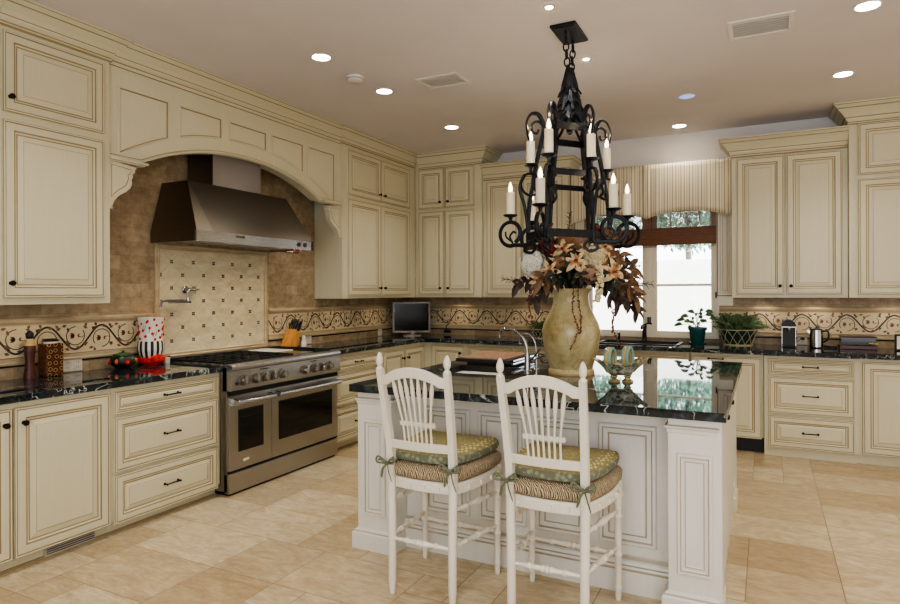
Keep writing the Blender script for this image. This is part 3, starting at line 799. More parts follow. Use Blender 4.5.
# ------------------------------------------------------------------ range
def rng():
    t=thing('range_cooker','wide stainless steel range with two ovens and a gas cooktop','range',(-3.7,3.8,0))
    y0,y1=3.177,4.415; xf=-3.345
    b=MB().box(XL+.016,xf-.02,y0,y1,.03,.905)
    b.build('body',M['steel'],t)
    MB().box(XL+.03,xf-.02,y0+.02,y1-.02,.0,.03).build('foot',M['black'],t)
    # control panel with bullnose
    cp=MB(); prof=[(xf-.06,.925),(xf-.02,.925),(xf+.022,.922),(xf+.032,.915),(xf+.036,.903),(xf+.034,.888),(xf+.022,.88),(xf+.03,.76),(xf+.028,.742),(xf-.02,.736),(xf-.06,.736)]
    cp.prism(prof,lambda a,b,d:(a,d,b),y0,y1); cp.build('control_panel',M['steelb'],t,bevel=.0015)
    MB().box(xf-.015,xf+.008,y0+.01,y1-.01,.705,.736).build('vent_slot',M['gap'],t)
    for y in (3.284,3.405,3.493,3.581,3.692,3.95,4.067,4.164,4.26):
        k=MB(); ax=(1,0,0.06)
        k.lathe((xf+.026,y,.806),[(.038,0),(.038,.006),(.034,.009),(.028,.009)],20,m=1,axis=ax)
        k.lathe((xf+.03,y,.806),[(.026,0),(.026,.03),(.023,.036),(0,.036)],20,m=0,axis=ax)
        k.obox((xf+.07,y,.808),(.006,0,0),(0,.005,0),(0,0,.024),0)
        k.build('knob',[M['nickel'],M['steeld']],t,smooth=True)
    MB().box(xf+.026,xf+.034,3.215,3.235,.778,.80).build('switch',M['black'],t)
    for (ya,yb) in ((3.46,3.54),(4.03,4.10)):
        MB().box(xf+.024,xf+.0262,ya,yb,.862,.869).build('badge',M['black'],t)
    # oven doors
    for (a,b2,ga,gb) in ((y0+.004,3.598,3.262,3.512),(3.604,y1-.004,3.675,4.335)):
        d=MB(); d.box(xf-.02,xf,a,b2,.175,.695); do=d.build('oven_door',M['steel'],t,bevel=.003)
        fr=MB(); U,V,N=basis('L'); fr.panel((xf,ga,.298),U,V,N,gb-ga,.30,[(0,0,0),(.0,.002,0),(.006,.003,0),(.008,.0015,1)]); fr.m[-1]=1
        fr.build('window',[M['black'],M['ovenglass']],do)
        gl=MB(); ra=ga+.02
        for zz in (.36,.42,.48,.54): gl.tube([(xf+.0018,ga+.03,zz),(xf+.0018,gb-.03,zz)],.0012,4)
        gl.build('rack',M['gap'],do)
        h=MB()
        for yy in (a+.035,b2-.035):
            h.prism([(xf-.002,.685),(xf+.055,.672),(xf+.065,.655),(xf+.06,.64),(xf-.002,.632)],lambda p,q,dd:(p,dd,q),yy-.012,yy+.012)
        h.tube([(xf+.055,a+.02,.658),(xf+.055,b2-.02,.658)],.017,12)
        h.build('handle',M['steelb'],do,smooth=True)
    MB().box(xf,xf+.002,3.31,3.365,.222,.238).build('badge',M['porc'],t)
    MB().box(xf-.02,xf-.004,y0+.004,y1-.004,.158,.175).build('door_gap',M['gap'],t)
    MB().box(xf-.05,xf+.0,y0,y1,.018,.155).build('kick_panel',M['steel'],t,bevel=.003)
    # cooktop
    MB().box(XL+.016,xf-.06,y0,y1,.905,.912).build('cooktop',M['steelb'],t)
    MB().box(XL+.016,XL+.05,y0,y1,.912,.94).build('back_trim',M['steel'],t)
    def grate(a,b3):
        g=MB(); r=.006; xa,xb=XL+.07,xf-.075; z=.938
        for y in (a+.012,b3-.012): g.box(xa,xb,y-r,y+r,z-.012,z)
        for x in (xa,xb): g.box(x-r,x+r,a+.006,b3-.006,.912,z)
        n=5
        for i in range(1,n+1):
            x=xa+(xb-xa)*i/(n+1); g.box(x-.005,x+.005,a+.012,b3-.012,z-.012,z)
        for i in (1,2,3):
            y=a+(b3-a)*i/4; g.box(xa,xb,y-.005,y+.005,z-.010,z-.001)
        g.build('grate',M['iron'],t)
        for x in (xa+(xb-xa)*.27,xa+(xb-xa)*.75):
            MB().lathe((x,(a+b3)/2,.912),[(.055,0),(.055,.006),(.04,.008),(.04,.014),(.0,.016)],18).build('burner',M['nickel'],t,smooth=True)
    grate(3.195,3.56); grate(3.562,3.925); grate(4.185,4.405)
    gr=MB().box(XL+.06,xf-.075,3.935,4.175,.912,.932); gr.build('griddle',M['steelb'],t,bevel=.004)
rng()
# things on / by the range
solo(MB().box(-3.93,-3.62,3.95,4.16,.933,.941),'tray',M['porc'],(-3.77,4.05,.933),'flat white tray lying on the range griddle','tray',bevel=.003)
def knifeblock():
    c=Vector((-3.955,4.50,.914)); t=thing('knife_block','slanted honey wood knife block with black handled knives beside the range','knife block',c)
    mb=MB(); # leans back to +y
    prof=[(-.085,0),(.045,0),(.10,.14),(.035,.185)]
    prof=[(-.075,0),(.03,0),(.09,.13),(.01,.175)]
    mb.prism(prof,lambda a,b,d:(d,c.y+a,c.z+b),c.x-.055,c.x+.055)
    for i in (1,2): mb.box(c.x+.0555-.001,c.x+.0562,c.y-.1+.04*i,c.y-.098+.04*i,c.z,c.z+.02,1)
    mb.build('block',[M['blockwood'],M['gap']],t,bevel=.003)
    ax=Vector((0,.55,.84)).normalized()
    for i,(dx,dy) in enumerate(((-.035,.025),(-.012,.025),(.012,.025),(.035,.025),(-.03,.06),(0,.06),(.03,.06),(-.02,.085),(.02,.085))):
        p=c+Vector((dx,dy+.0,.178-.35*(dy-.02)*1.6))
        k=MB(); k.tube([p,p+ax*.035,p+ax*.09,p+ax*.105],[.007,.009,.010,.006],8,flat=.6)
        k.build('knife_handle',M['black'],t,smooth=True)
knifeblock()
def shaker():
    mb=MB().lathe((-3.93,4.665,.914),[(.028,0),(.03,.01),(.026,.05),(.018,.065),(.02,.075),(.022,.088),(.014,.102),(0,.106)],18)
    solo(mb,'salt_shaker',M['porc'],(-3.93,4.665,.914),'small rounded white shaker right of the knife block','shaker',smooth=True)
shaker()
def potfiller():
    t=thing('pot_filler','chrome pot filler tap folded against the diamond tile behind the range','tap',(XL+.02,3.42,1.455))
    x=XL+.013
    MB().lathe((x,3.40,1.455),[(.03,0),(.03,.006),(.018,.012),(.016,.05)],18,axis=(1,0,0)).build('wall_flange',M['chrome'],t,smooth=True)
    b=MB().tube([(x+.045,3.40,1.455),(x+.045,3.46,1.455)],.012,10).tube([(x+.045,3.40,1.455),(x+.05,3.385,1.44),(x+.055,3.385,1.385)],.011,10)
    b.lathe((x+.055,3.385,1.355),[(.014,0),(.014,.035)],12); b.build('body',M['chrome'],t,smooth=True)
    a=MB().tube([(x+.055,3.385,1.372),(x+.06,3.20,1.372),(x+.06,3.155,1.370),(x+.06,3.14,1.355),(x+.06,3.135,1.325)],.009,10)
    a.tube([(x+.085,3.385,1.36),(x+.08,3.19,1.36)],.008,10); a.build('folding_arm',M['chrome'],t,smooth=True)
    h=MB(); h.tube([(x+.045,3.47,1.425),(x+.045,3.47,1.485)],.006,8).tube([(x+.015,3.47,1.455),(x+.075,3.47,1.455)],.006,8)
    h.build('cross_handle',M['chrome'],t,smooth=True)
potfiller()
# ------------------------------------------------------------------ island
IX0,IX1,IY0,IY1=-2.048,-.167,2.89,4.93
def island():
    W=[M['white'],M['wglaze']]
    t=thing('kitchen_island','large white panelled kitchen island with square corner pilasters','island',((IX0+IX1)/2,(IY0+IY1)/2,0))
    MB().box(-1.83,IX1-.02,3.06,IY1-.03,0,.873).box(IX0+.012,-1.829,3.06,IY1-.03,0,.873).build('carcass',[M['white']],t)
    # front panels
    U,V,N=Vector((-1,0,0)),Vector((0,0,1)),Vector((0,-1,0))
    for i in range(4):
        a=-1.705+i*.324; p=MB()
        p.panel((a+.274,3.06,.21),U,V,N,.274,.58,[(0,0,0),(0,.006,1),(.006,.014,0),(.018,.014,0),(.022,.008,1),(.025,.006,1),(.030,.004,0),(.045,.003,0),(.048,.001,1),(.052,.006,1),(.056,.009,0)])
        p.build('raised_panel',W,t)
    MB().sweep([(-1.83,3.06),(-.385,3.06)],[(0,0),(.055,0),(.055,.105),(.045,.112),(.042,.122),(.034,.126),(.03,.14),(.02,.146),(.012,.16),(0,.162)],1,
       ms=[0,0,1,0,1,0,0,1,0]).build('base_moulding',W,t)
    MB().box(-1.83,-.385,3.03,3.06,.845,.873).build('top_rail',W,t)
    # pilasters
    def pil(x0,x1,y0,y1,pf=True,dx=0):
        m=MB(); m.box(x0,x1,y0,y1,.0,.873,0); o=m.build('pilaster',W,t)
        if pf:
            p=MB(); p.panel((x1-.036,y0,.19),U,V,N,x1-x0-.072,.53,[(0,0,0),(.0,.004,1),(.004,.010,0),(.014,.010,0),(.018,.003,1),(.026,-.002,0),(.029,-.002,1),(.033,.002,0),(.037,.002,1),(.041,-.001,0)]); p.build('panel',W,o)
        loop=[(x0,y0),(x1-dx,y0),(x1-dx,y1),(x0,y1)]
        b=MB().sweep(loop,[(0,0),(.026,0),(.026,.085),(.02,.093),(.016,.1),(.008,.106),(0,.112)],1,closed=True,ms=[0,0,0,1,0,0]); b.build('plinth',W,o)
        c=MB().sweep(loop,[(0,.805),(.004,.808),(.006,.822),(.014,.832),(.016,.838),(.004,.842),(0,.845)],1,closed=True,ms=[0,0,0,0,1,0]); c.build('cap',W,o)
    pil(IX0,-1.83,IY0,3.07); pil(-.385,IX1,IY0,3.07,dx=.022)
    # right side fronts: warm light on this side put into the paint
    S=[M['cream'],M['glaze']]; sx=IX1-.045
    MB().box(sx-.02,sx,3.071,IY1-.03,.10,.873).build('end_board',S,t)
    for (a,b) in ((3.12,3.60),(3.61,4.09)):
        p=MB(); p.panel((sx,a,.14),Vector((0,1,0)),V,Vector((1,0,0)),b-a,.69,door_prof(.8,.014)); d=p.build('door',S,t)
        knob(d,Vector((sx+.014,b-.04,.77)),(1,0,0))
    q=[(sx,4.42),(sx+.022,4.42),(sx+.022,4.62),(sx,4.62)]
    m=MB().box(sx,sx+.022,4.42,4.62,0,.86); o=m.build('pilaster',S,t)
    MB().sweep(q,[(0,0),(.022,0),(.022,.09),(.01,.105),(0,.115)],1).build('plinth',S,o)
    MB().sweep(q,[(0,.15),(.01,.152),(.01,.17),(0,.172)],1).build('collar',S,o)
island()
# island top with sink opening
ix0,ix1,iy0,iy1=-2.085,-.148,2.858,4.975; hx0,hx1,hy0,hy1=-1.92,-1.47,3.56,3.97
top=MB()
for poly in ([(ix0,iy0),(ix1,iy0),(ix1,hy0),(ix0,hy0)],[(ix0,hy1),(ix1,hy1),(ix1,iy1),(ix0,iy1)],[(ix0,hy0),(hx0,hy0),(hx0,hy1),(ix0,hy1)],[(hx1,hy0),(ix1,hy0),(ix1,hy1),(hx1,hy1)]):
    top.prism(poly,lambda a,b,d:(a,b,d),.874,.914)
solo(top,'island_countertop',M['granite'],(-1.1,3.9,.874),'polished dark granite slab covering the island, reflecting the window','countertop')
s=MB(); w=.006
s.box(hx0+.001,hx1-.001,hy0+.001,hy1-.001,.885-.17,.889-.17)
s.box(hx0+.001,hx0+w,hy0+.001,hy1-.001,.715,.912).box(hx1-w,hx1-.001,hy0+.001,hy1-.001,.715,.912).box(hx0+.001,hx1-.001,hy0+.001,hy0+w,.715,.912).box(hx0+.001,hx1-.001,hy1-w,hy1-.001,.715,.912)
s.lathe((-1.7,3.76,.72),[(.04,0),(.04,.003),(.02,.004)],16)
solo(s,'sink',M['sinksteel'],(-1.7,3.76,.715),'small square steel prep sink let into the island top','sink')
# island faucet
def ifaucet():
    t=thing('faucet','arched chrome gooseneck faucet beside the island prep sink','faucet',(-1.365,3.79,.914))
    b=MB().lathe((-1.365,3.79,.914),[(.028,0),(.028,.008),(.022,.014),(.019,.07),(.017,.12)],18)
    b.tube(spline([(-1.365,3.79,1.02),(-1.37,3.79,1.08),(-1.40,3.79,1.14),(-1.455,3.79,1.18),(-1.51,3.79,1.19),(-1.548,3.79,1.172),(-1.556,3.79,1.13)],5),.0095,12)
    b.build('spout',M['chrome'],t,smooth=True)
    MB().tube([(-1.35,3.79,.99),(-1.33,3.785,1.0),(-1.275,3.78,1.065)],[.009,.007,.006],8).build('lever',M['chrome'],t,smooth=True)
    t2=thing('filter_tap','slim chrome filtered water tap behind the gooseneck faucet','faucet',(-1.36,3.95,.914))
    MB().lathe((-1.36,3.95,.914),[(.02,0),(.02,.006),(.012,.01),(.011,.06)],14).tube(spline([(-1.36,3.95,.97),(-1.365,3.95,1.08),(-1.40,3.95,1.14),(-1.445,3.95,1.145),(-1.475,3.95,1.11),(-1.48,3.95,1.08)],5),.006,10).build('spout',M['chrome'],t2,smooth=True)
    MB().tube([(-1.36,3.95,.985),(-1.30,3.95,1.01)],[.006,.005],8).build('lever',M['chrome'],t2,smooth=True)
    t3=thing('soap_dispenser','short chrome soap dispenser between the faucet and the vase','dispenser',(-1.315,3.80,.914))
ifaucet()
def board():
    t=thing('cutting_board','thick dark-edged cutting board with a red-brown surface on the island','cutting board',(-1.76,4.26,.914))
    MB().box(-1.90,-1.62,4.02,4.48,.914,.934).build('foot_frame',M['black'],t)
    MB().box(-1.975,-1.555,3.985,4.52,.934,.958).build('slab',M['black'],t,bevel=.003)
    MB().box(-1.95,-1.61,4.01,4.50,.9582,.963).build('cutting_surface',M['board'],t)
    h=MB()
    for z in (.952,.932): h.tube([(-1.545,3.99,z),(-1.545,4.5,z)],.009,8)
    h.build('side_rail',M['chrome'],t,smooth=True)
board()

# ------------------------------------------------------------------ bar stools
def outline(z,ins=0.0,n=9):
    # rounded trapezoid seat: near edge (y=-.21) half width .165, far edge (y=.215) half width .215
    c=[(-.165,-.20),(.165,-.20),(.22,.205),(-.22,.205)]
    bul=[.022,.028,.012,.028]
    pts=[]
    for k in range(4):
        a=Vector(c[k]);b=Vector(c[(k+1)%4]); d=(b-a); nrm=Vector((d.y,-d.x)).normalized()
        for i in range(n):
            s=i/n; e=4*s*(1-s)
            p=a+d*s+nrm*bul[k]*e
            pts.append(p)
    cen=Vector((0,.01)); out=[]
    for p in pts:
        v=p-cen; L=v.length; v=v*( (L-ins)/L)
        out.append((cen.x+v.x,cen.y+v.y))
    return out
def stack(mb,layers,m=0,capm=None):
    R=[]
    base=len(mb.v)
    for z,ins in layers:
        o=outline(z,ins); R.append(len(o)); mb.v+=[(x,y,z) for x,y in o]
    L=R[0]
    for i in range(len(layers)-1):
        for k in range(L):
            k2=(k+1)%L; mb.f.append([base+i*L+k,base+i*L+k2,base+(i+1)*L+k2,base+(i+1)*L+k]); mb.m.append(m)
    mb.f.append([base+k for k in range(L)][::-1]); mb.m.append(m)
    mb.f.append([base+(len(layers)-1)*L+k for k in range(L)]); mb.m.append(m if capm is None else capm)
def stool(cx,cy,label):
    t=thing('bar_stool',label,'stool',(0,0,0),'white rush-seated bar stools at the island')
    W=M['stoolw']
    def legring(p,q,rs,n=14,N=None):
        P=Vector(p);Q=Vector(q)
        return [P+(Q-P)*s for s,_ in rs],[r for _,r in rs]
    # near legs run up as back posts
    for s in (-1,1):
        m=MB(); pts=[(s*.160,-.215,0),(s*.160,-.215,.02),(s*.160,-.215,.05),(s*.160,-.215,.055),(s*.160,-.213,.3),(s*.163,-.212,.5),(s*.163,-.2125,.56)]
        m.tube(pts,[.012,.015,.017,.019,.020,.020,.020],12)
        m.tube([(s*.163,-.2125,.552),(s*.163,-.213,.66),(s*.167,-.232,.78),(s*.172,-.262,.93),(s*.1765,-.294,1.075)],[.0225,.0225,.0215,.0205,.019],4,rot=PI/4)
        m.build('leg',W,t,smooth=True)
        f=MB().lathe((s*.177,-.294,1.072),[(.017,0),(.017,.004),(.010,.012),(.009,.018),(.013,.022),(.0165,.036),(.016,.05),(.010,.068),(.004,.078),(0,.080)],14)
        f.build('finial',W,t,smooth=True)
    for s in (-1,1):
        m=MB(); x=s*.210;y=.195
        prof=[(.011,0),(.014,.012),(.015,.05),(.017,.055),(.017,.06),(.0135,.068),(.0155,.12),(.0155,.2),(.0195,.205),(.0195,.215),(.0145,.221),(.0165,.30),(.0165,.38),(.0205,.385),(.0205,.396),(.0145,.404),(.0185,.45),(.023,.50),(.015,.515),(.021,.525),(.021,.56)]
        m.lathe((x,y,0),prof,14); m.build('leg',W,t,smooth=True)
    def stretch(p,q):
        P=Vector(p);Q=Vector(q);rs=[(0,.008),(.03,.009),(.2,.010),(.22,.0145),(.25,.0145),(.27,.0095),(.40,.013),(.44,.0165),(.47,.012),(.5,.018),(.53,.012),(.56,.0165),(.60,.013),(.73,.0095),(.75,.0145),(.78,.0145),(.80,.010),(.97,.009),(1,.008)]
        MB().tube([P+(Q-P)*a for a,_ in rs],[r for _,r in rs],10).build('stretcher',W,t,smooth=True)
    stretch((-.145,-.214,.262),(.145,-.214,.262)); stretch((-.2,.195,.215),(.2,.195,.215))
    for s in (-1,1):
        stretch((s*.163,-.20,.272),(s*.208,.185,.248)); stretch((s*.163,-.20,.437),(s*.208,.185,.415))
    # apron
    a=MB(); stack(a,[(.503,.006),(.507,.0),(.545,-.002),(.556,.006)])
    o=outline(0,-.004)
    for k in range(len(o)):
        if k%2: 
            x,y=o[k]; a.box(x-.006,x+.006,y-.006,y+.006,.518,.538)
    a.build('seat_rail',W,t)
    r=MB(); stack(r,[(.556,.02),(.562,.002),(.575,-.008),(.6,-.01),(.616,.0),(.628,.02),(.632,.06)]); r.build('rush_seat',M['rush'],t,smooth=True)
    c=MB(); stack(c,[(.632,.03),(.638,.012),(.655,.004),(.675,.008)],0)
    stack(c,[(.675,.008),(.688,.02),(.697,.05),(.701,.11),(.702,.16)],1); c.build('seat_cushion',[M['cushs'],M['cush']],t,smooth=True)
    # bows
    for s in (-1,1):
        b=MB(); x,y,z=s*.168,-.240,.622
        for (dx,dz) in ((-.05,.012),(.045,.018),(-.03,-.07),(.028,-.085)):
            b.tube(spline([(x,y,z),(x+dx*.5,y-.018,z+dz*.5+.014),(x+dx,y-.008,z+dz)],4),[.003]+[.006]*7+[.003],6,flat=.4)
        for (dx,dz) in ((-.045,.02),(.04,.024)):
            b.tube(spline([(x,y,z),(x+dx,y-.014,z+dz+.012),(x+dx*1.1,y-.016,z+dz-.016),(x,y,z)],4),.005,6,flat=.4)
        b.tube([(x-.022,y+.02,z),(x-.024,y,z+.002),(x,y-.008,z),(x+.024,y,z+.002),(x+.024,y+.04,z+.006)],.006,6)
        b.ball((x,y-.01,z),.009,8); b.build('cushion_tie',M['sage'],t,smooth=True)
    # crest rail (arched), lower rail, mid rail
    def ypost(z):
        pz=[(.66,-.213),(.78,-.232),(.93,-.262),(1.065,-.292)]
        for (z0,y0),(z1,y1) in zip(pz,pz[1:]):
            if z<=z1: return y0+(y1-y0)*(z-z0)/(z1-z0)
        return -.292
    cr=MB(); n=20; vs=[]; 
    def bow(x): return -.018*(1-(x/.17)**2)
    for sd in (0,1):
        for i in range(n+1):
            x=-.168+.336*i/n; u=x/.168
            tz=1.046+.044*max(0,math.cos(u*PI*.5*1.2))**.75 if abs(u)<.83 else 1.046
            bz=1.002+.040*max(0,math.cos(u*PI*.5*1.25))**.75 if abs(u)<.8 else 1.002
            y=ypost(bz)+bow(x)+(.0105 if sd else -.0105)
            vs+=[(x,y,bz),(x,y-.006,tz)]
    K=2*(n+1); fs=[]
    for i in range(n):
        a0=2*i; fs+=[(a0,a0+2,a0+3,a0+1),(K+a0,K+a0+1,K+a0+3,K+a0+2),(a0+1,a0+3,K+a0+3,K+a0+1),(a0,K+a0,K+a0+2,a0+2)]
    fs+=[(0,1,K+1,K),(2*n,K+2*n,K+2*n+1,2*n+1)]
    cr.add(vs,fs); cr.build('crest_rail',W,t,bevel=.003)
    def rail(z0,z1,hw,name,bw=1.0,th=.009):
        m=MB(); vs=[]; n=10
        for sd in (-1,1):
            for i in range(n+1):
                x=-hw+2*hw*i/n
                vs+=[(x,ypost(z0)+bow(x)*bw+sd*th,z0),(x,ypost(z1)+bow(x)*bw+sd*th,z1)]
        K=2*(n+1); fs=[]
        for i in range(n):
            a0=2*i; fs+=[(a0,a0+2,a0+3,a0+1),(K+a0,K+a0+1,K+a0+3,K+a0+2),(a0+1,a0+3,K+a0+3,K+a0+1),(a0,K+a0,K+a0+2,a0+2)]
        fs+=[(0,1,K+1,K),(2*n,K+2*n,K+2*n+1,2*n+1)]
        m.add(vs,fs); m.build(name,W,t,bevel=.002)
    rail(.697,.736,.16,'lower_rail'); rail(.812,.832,.092,'spindle_rail',.5)
    for i in range(7):
        f=(i-3)/3; xt=f*.102; xm=f*.072; xb=f*.070
        u=xt/.168; zt=1.006+.040*max(0,math.cos(u*PI*.5*1.25))**.75
        m=MB(); P=[]
        for s_,z in ((0,.735),(.2,.80),(.3,.83),(.45,.87),(.6,.92),(.72,.955),(.82,.98),(.93,1.0),(1,zt)):
            x=xb+(xm-xb)*min(1,(z-.735)/.09) if z<.825 else xm+(xt-xm)*min(1,(z-.825)/(zt-.825))
            P.append((x,ypost(min(z,1.06))+bow(x)-(.002),z))
        m.tube(P,[.005,.005,.005,.0048,.0062,.0095,.0105,.0085,.005],8); m.build('spindle',W,t,smooth=True)
    t.location=(cx,cy,0)
    return t
stool(-1.427,2.73,'white rush-seated bar stool, the left of the pair at the island')
stool(-.822,2.73,'white rush-seated bar stool, the right of the pair at the island')

# ------------------------------------------------------------------ chandelier
def chandelier():
    c=Vector((-1.085,3.80,0)); t=thing('chandelier','black wrought iron two-tier chandelier with twelve electric candles over the island','chandelier',(c.x,c.y,ZC))
    I=M['iron']
    def P(x,y,z): return (c.x+x,c.y+y,z)
    MB().box(c.x-.08,c.x+.08,c.y-.15,c.y+.15,ZC-.018,ZC-.001).box(c.x-.07,c.x+.07,c.y-.14,c.y+.14,ZC-.024,ZC-.018).build('ceiling_plate',I,t,bevel=.003)
    for s in (-1,1):
        z=ZC-.03
        MB().tube([P(0,s*.08,ZC-.02),P(0,s*.08,ZC-.05)],.008,8).build('eye_hook',I,t,smooth=True)
        zz=ZC-.045; k=0
        while zz>2.80:
            f=(ZC-.05-zz)/.25; yy=s*(.08-.055*f)
            pts=[]
            for j in range(14):
                a=2*PI*j/14; r=.017
                dx,dy=(r*math.cos(a),0) if k%2 else (0,r*math.cos(a))
                pts.append(P(dx,yy+dy,zz-.028+.028*math.sin(a)))
            MB().tube(pts,.005,6,closed=True).build('chain_link',I,t,smooth=True); zz-=.044; k+=1
    cn=[(0,-1.0),(0.43,-.47),(.43,.47),(0,1.0),(-.43,.47),(-.43,-.47)]
    def ring(sc,z0,z1,name):
        R=MB(); pts=[(x*sc,y*sc) for x,y in cn]
        for i in range(6):
            a=Vector(pts[i]);b=Vector(pts[(i+1)%6]); d=(b-a).normalized(); n=Vector((d.y,-d.x))*.006
            R.add([P(*(q.x,q.y),z) for q,z in ((a+n,z0),(b+n,z0),(b+n,z1),(a+n,z1),(a-n,z0),(b-n,z0),(b-n,z1),(a-n,z1))],
              [(0,1,2,3),(4,7,6,5),(0,4,5,1),(3,2,6,7),(0,3,7,4),(1,5,6,2)])
        R.build(name,I,t)
    ring(.46,1.74,1.785,'lower_ring'); ring(.37,2.105,2.14,'middle_ring'); ring(.29,2.385,2.425,'upper_ring')
    # crown of leaves
    cr=MB(); cr.lathe(P(0,0,2.78),[(.012,0),(.022,-.02),(.02,-.06),(.035,-.12),(.03,-.2),(.02,-.36)],10)
    for i in range(8):
        a=2*PI*i/8+.2
        for (z,L,w,dr) in ((2.82,.17,.022,.035),(2.73,.19,.030,.06),(2.64,.20,.034,.09)):
            da=Vector((math.cos(a+z*3),math.sin(a+z*3),0)); sd=Vector((-da.y,da.x,0)); vs=[];fs=[]
            for j in range(6):
                s_=j/5; r=.012+dr*math.sin(s_*PI*.5)**1.3+.02*(s_>.85); wz=w*math.sin(PI*min(1,s_+.12)*.93)*(1.25 if j%2 else .75)
                pz=Vector((c.x,c.y,z-L*s_))+da*r
                vs+=[pz-sd*wz,pz+da*.008,pz+sd*wz]
            for j in range(5):
                q=3*j; fs+=[(q,q+1,q+4,q+3),(q+1,q+2,q+5,q+4)]
            cr.add(vs,fs)
    o=cr.build('leaf_crown',I,t); so=o.modifiers.new('solid','SOLIDIFY'); so.thickness=.006
    for i,(x,y) in enumerate(cn):
        L=math.hypot(x,y); ux,uy=x/L,y/L
        def Q(r,z): return P(ux*r,uy*r,z)
        rl=.46*L; rm=.37*L; ru=.29*L
        # strap post with top scroll
        pts=[Q(rl,1.735),Q(rl*.985,1.9),Q(rm*1.10,2.1),Q(ru*1.10,2.34),Q(ru*1.0,2.43),Q(ru*1.0+.012,2.48),Q(ru+.04,2.515),Q(ru+.085,2.51),Q(ru+.115,2.46),Q(ru+.11,2.39),Q(ru+.085,2.31),Q(rm+.03,2.24)]
        MB().tube(spline(pts,5),.014,8,flat=.5).build('strap_post',I,t,smooth=True)
        MB().tube(spline([Q(.03,2.70),Q(.045,2.58),Q(ru*.5,2.47),Q(ru,2.42)],5),.009,8).build('stem',I,t,smooth=True)
        MB().tube(spline([Q(ru+.0,2.44),Q(ru+.035,2.47),Q(ru+.075,2.455),Q(ru+.08,2.41),Q(ru+.05,2.395),Q(ru+.035,2.42)],5),.008,8).build('scroll',I,t,smooth=True)
        # arms
        cl={0:(0,-.57),3:(0,.57),1:(.312,-.2),2:(.312,.2),4:(-.318,.2),5:(-.318,-.2)}[i]
        cu={0:(0,-.42),3:(0,.42),1:(.185,-.2),2:(.185,.2),4:(-.185,.2),5:(-.185,-.2)}[i]
        def candle(tgt,zc,kind):
            a_=MB(); b0=Vector((x,y))*(.46 if kind==0 else .37); d0=Vector(tgt)-b0; cc=d0.length; d0.normalize()
            def G(r,z): return P(b0.x+d0.x*r,b0.y+d0.y*r,z)
            if kind==0:
                cz=1.79; R0=.078
                pts=[G(-.005,1.745),G(.012,1.715)]
                for j in range(15):
                    an=-PI*.62+ (PI*1.95)*j/14
                    pts.append(G(cc+R0*math.cos(an)*(1-.012*j),cz+R0*math.sin(an)*(1-.012*j)))
                a_.tube(spline(pts,3),.0125,8,flat=.7)
                a_.tube(spline([G(cc-R0*.2,cz-.06),G(cc+.005,cz-.02),G(cc-.02,cz+.01),G(cc-.035,cz-.0)],4),.007,6)
                a_.tube(spline([G(cc-R0*.1,cz-.05),G(cc+.03,cz-.02),G(cc+.035,cz+.012)],4),.006,6)
                a_.tube([G(cc,cz+R0-.008),G(cc,zc)],.010,8)
                a_.tube(spline([G(-.02,1.735),G(-.05,1.70),G(-.02,1.665),G(.025,1.68),G(.01,1.71)],4),.009,6)
            else:
                cz=2.085; R0=.07
                pts=[G(0,2.11),G(.01,2.06)]
                for j in range(13):
                    an=-PI*.75+PI*1.8*j/12
                    pts.append(G(cc+R0*math.cos(an)*(1-.01*j),cz+R0*math.sin(an)*(1-.01*j)))
                a_.tube(spline(pts,3),.0115,8,flat=.7)
                lo=P(x*.46,y*.46,1.785); mid=G(cc+.045,1.96)
                a_.tube(spline([G(cc+.04,2.14),G(cc+.075,2.06),mid,((mid[0]+lo[0]*2)/3,(mid[1]+lo[1]*2)/3,1.86),lo],5),.0105,8)
                a_.tube([G(cc,cz+R0-.006),G(cc,zc)],.010,8)
                a_.tube(spline([G(-.005,2.10),G(-.04,2.06),G(-.02,2.03),G(.01,2.05)],4),.0075,6)
            Q_=G
            ao=a_.build('arm',I,t,smooth=True)
            b=Q_(cc,zc)
            MB().lathe(b,[(.01,-.025),(.014,-.012),(.038,-.004),(.046,.004),(.044,.006),(.02,.002),(.0,.002)],20).build('drip_pan',I,ao,smooth=True)
            h=.142
            MB().lathe(b,[(.0255,.006),(.0255,h),(.022,h+.003),(.007,h+.003),(.006,h+.001)],16).build('candle_sleeve',M['wax'],ao,smooth=True)
            MB().lathe(b,[(.006,h),(.012,h+.012),(.0135,h+.024),(.010,h+.042),(.004,h+.058),(.0,h+.066)],12).build('bulb',M['bulb'],ao,smooth=True)
            return b,h
        for kind,(r,zc) in enumerate(((cl,1.90),(cu,2.20))):
            b,h=candle(r,zc,kind)
            lt=bpy.data.lights.new('candle_glow','POINT'); lt.energy=.8; lt.color=(1,.78,.5); lt.shadow_soft_size=.015
            lo=bpy.data.objects.new('candle_glow',lt); COL.objects.link(lo); lo.parent=t; lo.location=(b[0]-t.location.x,b[1]-t.location.y,b[2]+h+.09-t.location.z)
chandelier()

